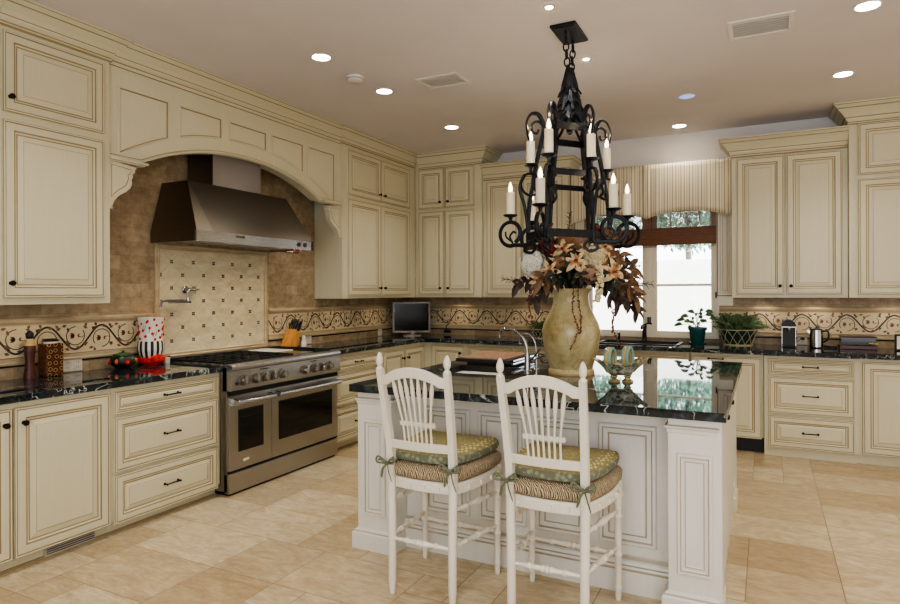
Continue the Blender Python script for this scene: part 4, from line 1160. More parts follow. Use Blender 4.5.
# ------------------------------------------------------------------ vase and flowers
VX,VY=-1.097,3.86
def vase():
    prof=[(.0,.0),(.143,.0),(.146,.012),(.140,.026),(.132,.034),(.136,.05),(.152,.10),(.170,.165),(.178,.22),(.184,.262),(.172,.31),(.148,.36),(.122,.41),(.110,.455),(.112,.50),(.126,.52),(.132,.53),(.128,.535),(.112,.52),(.108,.46),(.10,.40)]
    mb=MB().lathe((VX,VY,.914),prof,48,ms=[1,1,0]+[0]*17)
    solo(mb,'vase',[M['vase'],M['jar_tan']],(VX,VY,.914),'large bulbous olive-gold crackle-glazed vase holding flowers on the island','vase',smooth=True)
vase()
FC=Vector((VX,VY,1.50))
def leafmesh(mb,p,d,L,W,m=0,droop=.3,curl=.2,up=Vector((0,0,1)),n=5):
    p=Vector(p); d=Vector(d).normalized(); s=d.cross(up)
    if s.length<1e-3: s=Vector((1,0,0))
    s.normalize(); nn=s.cross(d); vs=[];fs=[]
    for j in range(n+1):
        t=j/n; w=W*math.sin(PI*min(1,.08+t*.92))**.8*(1 if j<n else .05)
        q=p+d*L*t-nn*0-Vector((0,0,1))*droop*L*t*t
        vs+=[q-s*w+nn*curl*w,q,q+s*w+nn*curl*w]
    for j in range(n):
        a=3*j; fs+=[(a,a+1,a+4,a+3),(a+1,a+2,a+5,a+4)]
    mb.add(vs,fs,m)
def stem_to(mb,p,m):
    p=Vector(p); mb.tube(spline([(VX+(p.x-VX)*.12,VY+(p.y-VY)*.12,1.30),(VX+(p.x-VX)*.3,VY+(p.y-VY)*.3,1.47),p],4),.003,5,m)
CAM=Vector((0,0,1.43)); RT=Vector((math.cos(.469),math.sin(.469),0)); FWD=Vector((-math.sin(.469),math.cos(.469),0)); VU=Vector((0,0,1))
def fl(a,b,dep=0.0):   # arrangement coordinates: a to the right across, b height, dep toward the room
    return Vector((VX,VY,0))+RT*a-FWD*dep+VU*b
def face(a,b,z=.25): return (RT*a-FWD*1.0+VU*(z)).normalized()
def lily(a,b,dep,R,label,tilt=(0,0,.2)):
    p=fl(a,b,dep); N=(RT*tilt[0]-FWD+VU*tilt[2]).normalized()
    t=thing('lily',label,'flower',p,'cream and orange lilies in the vase')
    X=N.cross(VU).normalized(); Y=X.cross(N); mb=MB()
    for k in range(6):
        an=2*PI*k/6+tilt[1]; d=X*math.cos(an)+Y*math.sin(an); s=N.cross(d); vs=[];fs=[]; W=R*(.21 if k%2 else .15)
        for j in range(7):
            u=j/6; w=W*math.sin(PI*(.1+.9*u))**.9 if j<6 else .0005
            q=p+d*R*u+N*(R*.28*math.sin(u*PI*.75)-.3*R*u*u+.0)
            vs+=[q-s*w+N*.12*w,q-N*.0,q+s*w+N*.12*w]
        for j in range(6):
            a_=3*j; mb.add([vs[i] for i in (a_,a_+1,a_+4,a_+3)],[(0,1,2,3)],1 if j<1 else (2 if j<3 and k%2 else 0)); mb.add([vs[i] for i in (a_+1,a_+2,a_+5,a_+4)],[(0,1,2,3)],1 if j<1 else (2 if j<3 and k%2==0 else 0))
    mb.build('petal_whorl',[M['petal_cream'],M['petal_orange'],M['hyd_tan']],t)
    st=MB()
    for k in range(5):
        an=2*PI*k/5; d=(X*math.cos(an)+Y*math.sin(an))*.18+N; st.tube([p,p+d*R*.4],.0012,4); st.ball(p+d*R*.42,.004,6)
    st.build('stamen',M['bud_red'],t)
    sm=MB(); stem_to(sm,p,0); sm.build('stem',M['leaf_dark'],t)
def hydrangea(a,b,dep,R,label,mat):
    p=fl(a,b,dep); t=thing('hydrangea',label,'flower',p)
    mb=MB(); N=240
    for i in range(N):
        z=1-2*(i+.5)/N; r=math.sqrt(1-z*z); th=i*2.39996
        d=Vector((r*math.cos(th),r*math.sin(th),z)); q=p+d*R*random.uniform(.80,1.04); X=d.cross(Vector((.3,.2,1))).normalized(); Y=d.cross(X); an0=random.random()*2
        for k in range(4):
            an=an0+k*PI/2; e=X*math.cos(an)+Y*math.sin(an); f=d.cross(e); s=R*.185*random.uniform(.7,1.1)
            mb.add([q,q+e*s*.6+f*s*.45+d*.003,q+e*s+d*.001,q+e*s*.6-f*s*.45+d*.003],[(0,1,2,3)])
    mb.ball(p,R*.80,12,1)
    mb.build('flower_head',[mat,M['petal_shadow']],t); sm=MB(); stem_to(sm,p,0); sm.build('stem',M['leaf_dark'],t)
def protea(a,b,dep,ang,L,label):
    p=fl(a,b,dep); d=(RT*math.cos(ang)+VU*math.sin(ang)-FWD*.4).normalized()
    t=thing('protea',label,'flower',p); mb=MB()
    mb.lathe(p,[(.008,0),(.022,.02),(.028,L*.45),(.018,L*.8),(.004,L)],12,axis=d)
    X=d.cross(VU).normalized();Y=d.cross(X)
    for k in range(9):
        an=2*PI*k/9; e=X*math.cos(an)+Y*math.sin(an); leafmesh(mb,p+e*.02+d*.01,d+e*.18,L*.95,.012,0,0,.3,up=e)
    mb.build('bud',M['bud_red'],t,smooth=True); sm=MB(); stem_to(sm,p,0); sm.build('stem',M['leaf_dark'],t)
def strand(name,pts,label,mat,rad,n,group,bl=.010):
    P=spline([fl(*q) for q in pts],8); t=thing(name,label,'sprig',P[0],group)
    MB().tube(P,.0018,5).build('stem',M['leaf_plum'],t)
    b=MB()
    tot=len(P)
    for i in range(n):
        q=P[min(tot-1,int(tot*(.15+.85*i/n)))]
        b.ball(q+Vector((random.uniform(-1,1),random.uniform(-1,1),random.uniform(-1,1)))*rad,bl*random.uniform(.7,1.1),6)
    b.build('berry_cluster',mat,t)
def sprig(name,a,b,dep,dirv,n,L,W,label,mat,group,spread=.10,droop=.35):
    p=fl(a,b,dep); d=(RT*dirv[0]+VU*dirv[1]-FWD*dirv[2]).normalized(); t=thing(name,label,'sprig',p,group)
    base=p-d*spread; sm=MB(); stem_to(sm,base,0); sm.tube([base,p+d*spread],.0028,5); sm.build('stem',M['leaf_plum'],t)
    mb=MB(); X=d.cross(Vector((.1,.3,1))).normalized(); Y=d.cross(X)
    for i in range(n):
        u=i/n; an=i*2.4; e=X*math.cos(an)+Y*math.sin(an)
        leafmesh(mb,base+d*(2*spread*u),(e+d*.7),L*random.uniform(.8,1.15),W*random.uniform(.8,1.1),0,droop,.35,up=(-FWD+VU*.5+RT*random.uniform(-.8,.8)))
    mb.build('leaves',mat,t)
lily(-.02,1.61,.24,.085,'cream lily with an orange throat facing forward at the centre of the bouquet',(0,.2,.15))
lily(-.085,1.68,.20,.075,'cream lily up and left of the central one in the bouquet',(-.5,.5,.35))
lily(-.165,1.555,.2,.075,'pale lily at the left beside the white hydrangea',(-.5,.1,.0))
lily(.21,1.545,.2,.10,'large orange-cream lily at the right of the bouquet below the leaves',(.5,.4,.1))
lily(.16,1.69,.17,.08,'tan lily high on the right of the bouquet',(.4,.0,.4))
lily(-.235,1.50,.17,.06,'small apricot lily under the white hydrangea',(-.3,.7,-.2))
lily(-.05,1.765,.10,.06,'small tan lily at the top left under the chandelier ring',(-.2,.3,.6))
lily(.055,1.68,.2,.055,'small tan lily between the two upper hydrangeas',(.1,.9,.3))
lily(.27,1.63,.12,.06,'small tan lily at the far upper right of the bouquet',(.6,.2,.3))
lily(.02,1.54,.24,.06,'small pale lily low in the centre of the bouquet',(.1,.6,-.1))
hydrangea(-.255,1.605,.10,.082,'round white hydrangea head at the left of the bouquet',M['petal_white'])
hydrangea(.105,1.645,.20,.072,'round cream hydrangea head at the centre right of the bouquet',M['tassel_cream'])
hydrangea(-.03,1.75,.08,.07,'tan hydrangea head at the top of the bouquet under the chandelier ring',M['hyd_tan'])
hydrangea(.04,1.735,.12,.055,'pinkish hydrangea head at the top right of centre',M['petal_pink'])
hydrangea(.075,1.53,.22,.05,'dusty pink hydrangea low beside the hanging tassel',M['petal_pink'])
protea(-.14,1.66,.16,2.2,.11,'dark red protea bud leaning left above the white hydrangea')
protea(.125,1.74,.12,1.3,.10,'dark red protea bud at the upper right of the bouquet')
strand('amaranthus',[(.10,1.66,.2),(.115,1.58,.25),(.12,1.48,.26),(.105,1.385,.25)],'thick cream hanging amaranthus tassel over the vase shoulder',M['tassel_cream'],.018,180,None,.0095)
for pts,lb in (([(-.02,1.48,.18),(-.025,1.40,.20),(-.03,1.30,.21),(.0,1.20,.22),(-.045,1.09,.22)],'berry strand trailing down the front of the vase'),
   ([(.01,1.50,.18),(.005,1.38,.2),(.02,1.27,.21),(.01,1.18,.22)],'second berry strand on the vase front, just right of the longest one'),
   ([(-.24,1.46,.1),(-.28,1.40,.12),(-.27,1.30,.1),(-.25,1.21,.1)],'berry strand hanging clear of the vase on its left'),
   ([(.20,1.38,.1),(.24,1.30,.1),(.235,1.18,.1)],'short berry strand hanging at the right of the vase'),
   ([(.26,1.30,.05),(.25,1.20,.05),(.30,1.08,.05)],'low berry strand tip near the window faucet')):
    strand('berry_strand',pts,lb,M['berry'],.006,34,'trailing berry strands',.0065)
hydrangea(.15,1.60,.16,.05,'small tan blossom cluster between the tassel and the large right lily',M['hyd_tan'])
hydrangea(-.10,1.61,.19,.042,'small tan blossom cluster between the left lilies',M['hyd_tan'])
hydrangea(.20,1.66,.1,.05,'tan blossom cluster at the upper right beside the tan lily',M['hyd_tan'])
for k,(a,b,d,dv,m,lb) in enumerate((
   (.30,1.52,.08,(1,-.1,.3),'leaf_bronze','bronze leaf sprig at the right edge of the bouquet, middle height'),
   (.33,1.43,.08,(1,-.6,.3),'leaf_bronze','bronze leaf sprig drooping at the lower right of the bouquet'),
   (.26,1.60,.05,(1,.5,.1),'leaf_plum','plum brown leaf sprig reaching up at the right'),
   (.23,1.42,.12,(.6,-.8,.4),'leaf_plum','plum brown leaf sprig hanging below the right lily'),
   (.17,1.50,.16,(.4,-.2,.6),'leaf_dark','dark leaf sprig under the large right lily'),
   (-.10,1.535,.16,(-.4,.0,.6),'leaf_dark','dark leaf sprig over the left lip of the vase'),
   (.0,1.53,.18,(.1,.0,.8),'leaf_dark','dark leaf sprig over the middle of the vase lip'),
   (-.28,1.49,.05,(-1,-.1,.2),'leaf_plum','plum brown leaf sprig at the left edge of the bouquet'),
   (-.20,1.43,.1,(-.6,-.7,.2),'leaf_plum','plum brown leaf sprig hanging at the lower left'),
   (-.12,1.76,.05,(-.5,.8,.2),'leaf_bronze','bronze leaf sprig rising at the upper left'),
   (.18,1.74,.05,(.6,.6,.2),'leaf_bronze','bronze leaf sprig rising at the upper right'),
   (.0,1.68,.02,(0,1,.2),'leaf_dark','dark leaf sprig standing behind the top flowers'),
   (.10,1.62,-.12,(.5,.5,-.6),'leaf_dark','dark leaf sprig at the back right of the bouquet'),
   (-.12,1.60,-.12,(-.5,.3,-.6),'leaf_dark','dark leaf sprig at the back left of the bouquet'),
   (.33,1.57,.0,(1,.2,0),'leaf_bronze','bronze leaf sprig reaching farthest right toward the window'),
   (.28,1.47,.12,(.7,-.3,.6),'leaf_bronze','bronze leaf sprig just right of the large right lily'),
   (.22,1.62,.10,(.5,.3,.7),'leaf_bronze','bronze leaf sprig between the upper right lilies'),
   (-.20,1.68,.05,(-.7,.6,.3),'leaf_plum','plum brown leaf sprig above the white hydrangea'),
   (-.17,1.51,.16,(-.6,.0,.6),'leaf_bronze','bronze leaf sprig low beside the apricot lily'),
   (.08,1.70,.12,(.1,.5,.8),'leaf_plum','plum brown leaf sprig between the top flowers'),
   (-.06,1.62,.16,(-.1,.3,.9),'leaf_dark','dark leaf sprig between the upper cream lilies'),
   (.10,1.53,.16,(.2,.0,.7),'leaf_dark','dark leaf sprig behind the hanging tassel'),
   (.36,1.36,.05,(.7,-.9,.2),'leaf_plum','plum brown leaf sprig hanging lowest at the right'),
   (-.03,1.57,.12,(-.2,.1,1),'leaf_dark','dark leaf sprig filling the centre behind the forward lily'))):
    sprig('leaf_sprig',a,b,d,dv,13 if m!='leaf_dark' else 22,.075 if m!='leaf_bronze' else .095,.017 if m=='leaf_dark' else .02,lb,M[m],'leaf sprigs in the bouquet',.09,.35)
for (a,b,dv,lb) in ((-.36,1.50,(-1,.15,0),'feathery dried grass sprig poking out at the far left'),(.42,1.48,(1,-.1,0),'feathery dried grass sprig poking out at the far right'),(-.02,1.84,(.05,1,0),'feathery dried grass sprig standing up through the chandelier ring')):
    sprig('grass_sprig',a,b,.05,dv,26,.035,.0022,lb,M['leaf_plum'],'feathery grass sprigs',.085,.1)

# ------------------------------------------------------------------ majolica bowl
def majmat():
    t=NT('mottled_majolica_glaze'); t.set(Roughness=.3); v=t.coord(); w=t.n('ShaderNodeTexVoronoi'); w.inputs['Scale'].default_value=45; t.l(v,w.inputs['Vector'])
    t.col(t.ramp(w.outputs['Distance'],[(.15,s2l((196,160,92))),(.3,s2l((92,66,44))),(.5,s2l((110,138,128))),(.75,s2l((222,210,176)))])); return t.m
M['majolica']=majmat()
def bowl():
    c=Vector((-.735,3.60,.914)); t=thing('footed_bowl','scalloped yellow and blue ceramic bowl with two loop handles on the island','bowl',c)
    X=RT; Y=FWD
    mb=MB(); n=40; rings=[]
    for (r,z) in ((.0,.055),(.04,.055),(.08,.075),(.115,.105),(.15,.128),(.153,.134),(.145,.132),(.11,.112),(.075,.084),(.03,.066),(0,.065)):
        row=[]
        for k in range(n):
            a=2*PI*k/n; rr=r*(1+.06*math.cos(a*10)*(r>.09)); zz=z+ (.008*math.cos(a*10) if r>.12 else 0)+(.012*abs(math.cos(a))**3 if r>.1 else 0)
            row.append(c+X*rr*math.cos(a)+Y*rr*.72*math.sin(a)+VU*(zz-.014))
        rings.append(row)
    base=0
    for r in rings: mb.v+=[tuple(p) for p in r]
    for i in range(len(rings)-1):
        for k in range(n):
            k2=(k+1)%n; mb.f.append([i*n+k,i*n+k2,(i+1)*n+k2,(i+1)*n+k]); mb.m.append([0,0,0,0,1,1,2,2,0,0][i])
    mb.build('dish',[M['majolica'],M['maj_yellow'],M['majolica']],t,smooth=True)
    for s in (-1,1):
        p=c+X*s*.038
        MB().lathe(p,[(.030,0),(.034,.007),(.024,.014),(.014,.022),(.022,.030),(.018,.036),(.032,.052)],16,ms=[1,0,0,0,1,0]).build('foot',[M['majolica'],M['maj_yellow']],t,smooth=True)
    for s in (-1,1):
        q=c+X*(s*.055-.01)+Y*s*.02+VU*.128
        for k,(off,mt) in enumerate(((-.012,'maj_blue'),(0,'maj_yellow'),(.012,'maj_blue'))):
            pts=[q+(X*.75-Y*.65)*off+(Y*.75+X*.65)*.042*math.cos(a)+VU*.066*math.sin(a) for a in [2*PI*j/20 for j in range(20)]]
            MB().tube(pts,.0095,8,closed=True).build('loop_handle',M[mt],t,smooth=True)
bowl()

# ------------------------------------------------------------------ left counter objects
def leftitems():
    x=-3.985; z=.914
    t=thing('pepper_mill','tall dark wood pepper mill with a black knob at the left end of the counter','pepper mill',(x,2.215,z))
    MB().lathe((x,2.215,z),[(.0,0),(.032,0),(.033,.02),(.026,.06),(.025,.11),(.03,.16),(.032,.195),(.03,.2)],20).build('base',M['redwood'],t,smooth=True)
    MB().lathe((x,2.215,z+.2),[(.03,0),(.026,.006),(.02,.02),(.022,.035),(.016,.042)],20).build('neck_band',M['jar_tan'],t,smooth=True)
    MB().lathe((x,2.215,z+.242),[(.016,0),(.020,.006),(.022,.03),(.015,.04),(.008,.046),(0,.048)],18).build('top_knob',M['black'],t,smooth=True)
    t=thing('glass_canister','square amber canister patterned with rings and topped by a dark lid','canister',(x,2.34,z))
    MB().box(x-.045,x+.045,2.285,2.395,z,z+.205).build('body',M['jar'],t,bevel=.01)
    MB().lathe((x,2.34,z+.205),[(.04,0),(.042,.012)],20).build('rim',M['ivory_plate'],t,smooth=True)
    MB().lathe((x,2.34,z+.217),[(.044,0),(.045,.008),(.03,.016),(0,.018)],20).build('lid',M['black'],t,smooth=True)
    t=thing('lidded_bowl','round black bowl painted with red and orange fruit under a green lid','bowl',(x+.03,2.81,z))
    cx=x+.03
    MB().lathe((cx,2.81,z),[(.0,0),(.04,0),(.06,.012),(.082,.035),(.086,.052),(.075,.078),(.06,.09)],24).build('body',M['black'],t,smooth=True)
    f=MB()
    for an,zz,m in ((-.3,.045,0),(-1.1,.05,1),(.6,.05,1),(-1.9,.045,0),(.15,.065,2),(-.7,.07,2)):
        p=Vector((cx+.080*math.cos(an),2.81+.080*math.sin(an),z+zz)); MB().ball(p,.02,10,0,(.5,.9,.9)).build('painted_fruit',[M['apple_red'],M['orange_glaze'],M['lid_green']][m],t,smooth=True)
    MB().lathe((cx,2.81,z+.09),[(.06,-.004),(.064,0),(.062,.008),(.03,.016),(.008,.02),(.01,.028),(0,.034)],24).build('lid',M['lid_green'],t,smooth=True)
    # tall vase, white with red flowers, striped lower part, red tulle
    cy=3.035; cx=-3.965; zb=z
    t=thing('decorative_vase','tall white vase dotted with red flowers, black-striped below and tied with red cloth','vase',(cx,cy,zb))
    R=.092
    MB().lathe((cx,cy,zb+.17),[(R*.92,0),(R*.86,.03),(R*.86,.09),(R*.95,.15),(R*1.02,.178),(R*.99,.178),(R*.9,.15),(R*.8,.08)],32).build('upper_body',M['porc'],t,smooth=True)
    MB().lathe((cx,cy,zb+.345),[(R*1.0,0),(R*1.05,.004),(R*1.0,.008)],32).build('gilt_rim',M['maj_yellow'],t,smooth=True)
    s=MB(); n=28
    prof=[(R*.7,.04),(R*.88,.07),(R*.98,.11),(R*.97,.15),(R*.92,.172)]
    for k in range(n):
        for i in range(len(prof)-1):
            vs=[]
            for (r,zz) in (prof[i],prof[i+1]):
                for q in (k,k+1):
                    a=2*PI*q/n; vs.append((cx+r*math.cos(a),cy+r*math.sin(a),zb+zz))
            s.add([vs[0],vs[1],vs[3],vs[2]],[(0,1,2,3)],k%2)
    s.build('striped_body',[M['porc'],M['black']],t,smooth=True)
    fl_=MB()
    for i in range(40):
        a=-PI/2*.2+ i*2.39996; zz=.185+.15*((i*7)%40)/40; r=R*(.88+.12*max(0,(zz-.30)/.05))
        p=Vector((cx+r*math.cos(a),cy+r*math.sin(a),zb+zz)); MB().ball(p,.0115,8,0,(.8,.8,1)).build('painted_flower',M['red_fabric'],t,smooth=True)
    for i in range(22):
        a=.3+i*2.39996; zz=.19+.14*((i*5)%22)/22; r=R*.885
        MB().tube([(cx+r*math.cos(a+u),cy+r*math.sin(a+u),zb+zz+v) for u,v in ((0,0),(.08,.02),(.1,.035))],.0022,4).build('painted_stem',M['leaf_green'],t)
    b=MB(); 
    for k in range(22):
        a=2*PI*k/22; r=R*.82
        p=Vector((cx+r*math.cos(a),cy+r*math.sin(a),zb+.035)); b.ball(p,.022,7,0,(1,1,1.35*random.uniform(.7,1.05)))
    for (dy,dz) in ((-.03,.01),(.035,.008),(-.015,-.006),(.02,-.004),(0,.016)):
        b.ball((cx+R*.95,cy+dy-.01,zb+.045+dz),.024,8,0,(.7,1.3,.8))
    b.lathe((cx,cy,zb),[(.06,0),(.07,.01),(.075,.045)],20); b.build('red_cloth',M['red_fabric'],t,smooth=True)
    t=thing('candle_jar','small clear jar candle between the tall vase and the range','candle',(-3.93,3.14,z))
    MB().lathe((-3.94,3.145,z),[(.024,0),(.026,.004),(.026,.045)],18).build('jar',M['porc'],t,smooth=True)
    MB().lathe((-3.94,3.145,z+.045),[(.027,0),(.027,.008),(.02,.01),(0,.01)],18).build('lid',M['nickel'],t,smooth=True)
leftitems()
def outlet(face,a,z,w,h,label):
    mb=MB(); U,V,N=basis(face)
    if face=='L': O=Vector((XL+.001,a,z))
    else: O=Vector((a+w,YB-.001,z))
    mb.panel(O,U,V,N,w,h,[(0,0,0),(.0,.004,0),(.004,.006,0)])
    k=max(1,round(w/.075))
    for i in range(k):
        for j in (.3,.7):
            for s in (-.006,.006):
                c=O+U*(w*(i+.5)/k+s)+V*h*j+N*.0062; mb.obox(c,U*.0012,V*.004,N*.0004,1)
    solo(mb,'wall_outlet',[M['plastic_white'],M['gap']],O,label,'outlet','electrical outlets on the backsplash')
outlet('L',2.455,.918,.13,.085,'wide cream double outlet on the left wall beside the amber canister')
outlet('L',4.845,.92,.085,.085,'cream outlet on the left wall right of the knife block')
outlet('L',6.13,.92,.085,.085,'cream outlet on the left wall near the television')
outlet('B',-1.98,.92,.085,.085,'cream outlet on the back wall left of the window behind the vase')
outlet('B',.27,.92,.085,.085,'cream outlet on the back wall behind the coffee machine cord')

# ------------------------------------------------------------------ back counter objects
def tv():
    c=Vector((-3.74,6.38,.914)); t=thing('television','small silver flat television angled in the corner of the counter','television',c)
    N=Vector((.58,-.81,0)).normalized(); U=Vector((-N.y,N.x,0)); U=Vector((.81,.58,0)).normalized(); V=Vector((0,0,1))-N*.0
    o=c-U*.228+V*.038
    mb=MB().panel(o,U,V,N,.445,.36,[(0,-.05,0),(0,0,0),(.0,.012,0),(.016,.012,0),(.019,.006,0)]); 
    m2=mb.build('bezel',M['tv_silver'],t)
    s=MB().panel(o+U*.02+V*.02,U,V,N,.405,.32,[(0,.004,0),(.001,.008,0)]); s.build('screen',M['tv_screen'],t)
    MB().lathe(c,[(.0,0),(.11,0),(.105,.012),(.03,.02),(.025,.06),(.0,.06)],24).build('stand',M['tv_silver'],t,smooth=True)
tv()
solo(MB().box(-3.50,-3.42,YB-.045,YB-.016,.935,.965).tube(spline([(-3.46,YB-.04,.96),(-3.44,YB-.09,1.02),(-3.40,YB-.07,1.06)],4),.006,6),'power_plug',M['black'],(-3.46,YB-.04,.914),'black plug and cord in the wall right of the television','plug')

def lattice_pot(c,r0,r1,h,n=12):
    mb=MB().lathe(c,[(.0,0),(r0,0),(r1,h),(r1-.008,h),(r1-.02,h-.015),(0,h-.015)],28,ms=[0,0,0,0,1])
    l=MB()
    for k in range(n):
        for s in (-1,1):
            pts=[]
            for j in range(5):
                u=j/4; a=2*PI*k/n+s*u*2*PI/n*1.0; r=r0+(r1-r0)*u+.002
                pts.append((c[0]+r*math.cos(a),c[1]+r*math.sin(a),c[2]+.008+(h-.012)*u))
            l.tube(pts,.0026,5)
    l.tube([(c[0]+(r1+.001)*math.cos(2*PI*j/32),c[1]+(r1+.001)*math.sin(2*PI*j/32),c[2]+h) for j in range(32)],.005,6,closed=True)
    l.tube([(c[0]+(r0+.002)*math.cos(2*PI*j/32),c[1]+(r0+.002)*math.sin(2*PI*j/32),c[2]+.006) for j in range(32)],.006,6,closed=True)
    return mb,l
def fern_plant(c,r0,r1,h,n,L,label,name='potted_fern'):
    c=Vector(c); t=thing(name,label,'plant',c)
    p,l=lattice_pot(c,r0,r1,h); po=p.build('pot',[M['pot_green'],M['soil']],t,smooth=True); l.build('lattice',M['lattice'],po,smooth=True)
    f=MB(); z=c.z+h-.01
    for i in range(n):
        an=random.random()*2*PI; el=random.uniform(.3,1.4); rr=random.uniform(0,r1*.7); ll=L*random.uniform(.7,1.1)
        s=Vector((c.x+rr*math.cos(an),c.y+rr*math.sin(an),z+.01)); d=Vector((math.cos(an)*math.cos(el),math.sin(an)*math.cos(el),math.sin(el)))
        if d.y>.2: d.y*=.5
        prev=s
        for j in range(1,8):
            u=j/7; q=s+d*ll*u-Vector((0,0,1))*ll*.28*u*u
            side=d.cross(VU).normalized()
            for sg in (-1,1): leafmesh(f,q,side*sg+d*.8+VU*.2,.034*(1.1-u*.5),.0075,0,.2,.1,up=Vector((.1,-.7,.6)),n=2)
    f.build('fronds',M['fern'],t)
fern_plant((-.235,6.58,.914),.125,.172,.148,230,.20,'bushy fern in a dark green lattice planter right of the window')
fern_plant((-2.22,6.60,.914),.07,.10,.10,60,.12,'small fern in a green lattice pot behind the tall vase')
def teal_plant():
    c=Vector((-.60,6.60,.914)); t=thing('potted_plant','broad-leaved plant in a teal pot on the counter at the window','plant',c)
    MB().lathe(c,[(.0,0),(.078,0),(.082,.012),(.06,.016),(.062,.02),(.08,.13),(.09,.132),(.092,.16),(.082,.16),(.078,.145),(0,.145)],26,ms=[0]*9+[1]).build('pot',[M['pot_teal'],M['soil']],t,smooth=True)
    sm=MB(); lf=MB()
    for (a,b,h) in ((-.15,.02,.16),(-.10,-.03,.22),(-.04,.03,.27),(.03,-.03,.30),(.09,.02,.24),(.14,-.02,.19),(-.17,-.04,.09),(.0,-.06,.2),(.06,-.07,.14),(-.07,-.08,.14),(.10,-.05,.30)):
        tip=c+Vector((a*.8,b,.13+h*.62)); sm.tube(spline([c+Vector((0,0,.14)),c+Vector((a*.4,b*.5,.14+h*.45)),tip],4),.003,5)
        d=Vector((a*2,b-.05,.06)); leafmesh(lf,tip,d,.085,.026,0,.35,.25,up=Vector((.2,-.8,.6)),n=6)
        leafmesh(lf,tip-Vector((a*.3,0,.03)),Vector((-a,b-.1,.1)),.065,.02,0,.3,.25,up=Vector((-.2,-.8,.5)),n=5)
    sm.build('stems',M['leaf_green'],t); lf.build('leaves',M['leaf_green'],t)
teal_plant()
def appliances():
    z=.914
    t=thing('coffee_machine','slim black pod coffee machine on the right counter','coffee machine',(.19,6.52,z))
    x,y=.192,6.52
    MB().box(x-.055,x+.055,y-.04,y+.10,z,z+.20).box(x-.055,x+.055,y-.12,y-.04,z,z+.018).build('body',M['black'],t,bevel=.008)
    b=MB(); 
    pts=[(x-.058,z+.185)]+[(x-.058*math.cos(PI*j/10),z+.195+.055*math.sin(PI*j/10)) for j in range(11)]+[(x+.058,z+.185)]
    b.prism(pts,lambda a,b_,d:(a,d,b_),y-.085,y+.09); b.build('domed_top',M['black'],t,smooth=False)
    MB().box(x-.056,x+.056,y-.088,y-.084,z+.183,z+.190).box(x-.057,x-.052,y-.044,y-.04,z,z+.19).box(x+.052,x+.057,y-.044,y-.04,z,z+.19).build('chrome_trim',M['nickel'],t)
    MB().lathe((x,y-.065,z+.15),[(.014,0),(.018,.02),(.018,.035)],12).build('spout',M['nickel'],t,smooth=True)
    MB().tube(spline([(x+.055,y+.09,z+.03),(x+.10,y+.14,z+.06),(.31,YB-.04,z+.06)],5),.003,6).box(.30,.33,YB-.04,YB-.012,z+.05,z+.075).build('cord',M['black'],t)
    t=thing('kettle','polished steel kettle jug with a black loop handle','kettle',(.41,6.50,z))
    x,y=.41,6.50
    MB().lathe((x,y,z),[(.0,0),(.052,0),(.056,.01)],24).build('base',M['black'],t,smooth=True)
    MB().lathe((x,y,z+.01),[(.054,0),(.054,.12),(.05,.14),(.05,.155),(.046,.155)],28).build('body',M['chrome'],t,smooth=True)
    MB().lathe((x,y,z+.163),[(.052,0),(.05,.008),(.01,.014),(.01,.022),(0,.026)],24).build('lid',M['black'],t,smooth=True)
    MB().tube(spline([(x+.05,y-.01,z+.15),(x+.085,y-.015,z+.155),(x+.095,y-.02,z+.12),(x+.085,y-.02,z+.08),(x+.055,y-.01,z+.055)],5),.008,8).build('handle',M['black'],t,smooth=True)
    MB().prism([(x-.05,z+.16),(x-.075,z+.155),(x-.05,z+.12)],lambda a,b_,d:(a,d,b_),y-.012,y+.012).build('spout',M['chrome'],t)
    MB().tube(spline([(x+.06,y,z+.012),(x+.12,y-.02,z+.012),(x+.16,y+.03,z+.012),(x+.10,y+.06,z+.012),(x+.07,y+.12,z+.012)],5),.006,6).lathe((x+.12,y+.02,z),[(.0,0),(.045,0),(.04,.012),(0,.014)],16).build('cord',M['black'],t)
    t=thing('storage_box','low reddish brown rectangular box with a glazed top on the right counter','box',(.72,6.54,z))
    MB().box(.585,.865,6.46,6.62,z,z+.035).build('base',M['leather_red'],t,bevel=.004)
    MB().box(.595,.855,6.468,6.612,z+.036,z+.105).build('case',M['ovenglass'],t,bevel=.003)
    MB().box(.585,.865,6.46,6.62,z+.105,z+.113).build('lid',M['leather_red'],t,bevel=.002)
    MB().tube([(.80,6.455,z+.06),(.875,6.45,z+.05)],.007,8).build('clasp',M['maj_yellow'],t)
    t=thing('picture_frame','dark framed counter picture cut off at the right edge','frame',(1.04,6.50,z))
    mb=MB().panel((1.12,6.48,z),Vector((-1,0,0)),Vector((0,0,1)),Vector((0,-1,0)),.13,.14,[(0,-.015,0),(0,0,0),(.014,.004,0),(.017,-.001,1)]); mb.m[-1]=1
    mb.build('frame',[M['black'],M['porc']],t)
appliances()
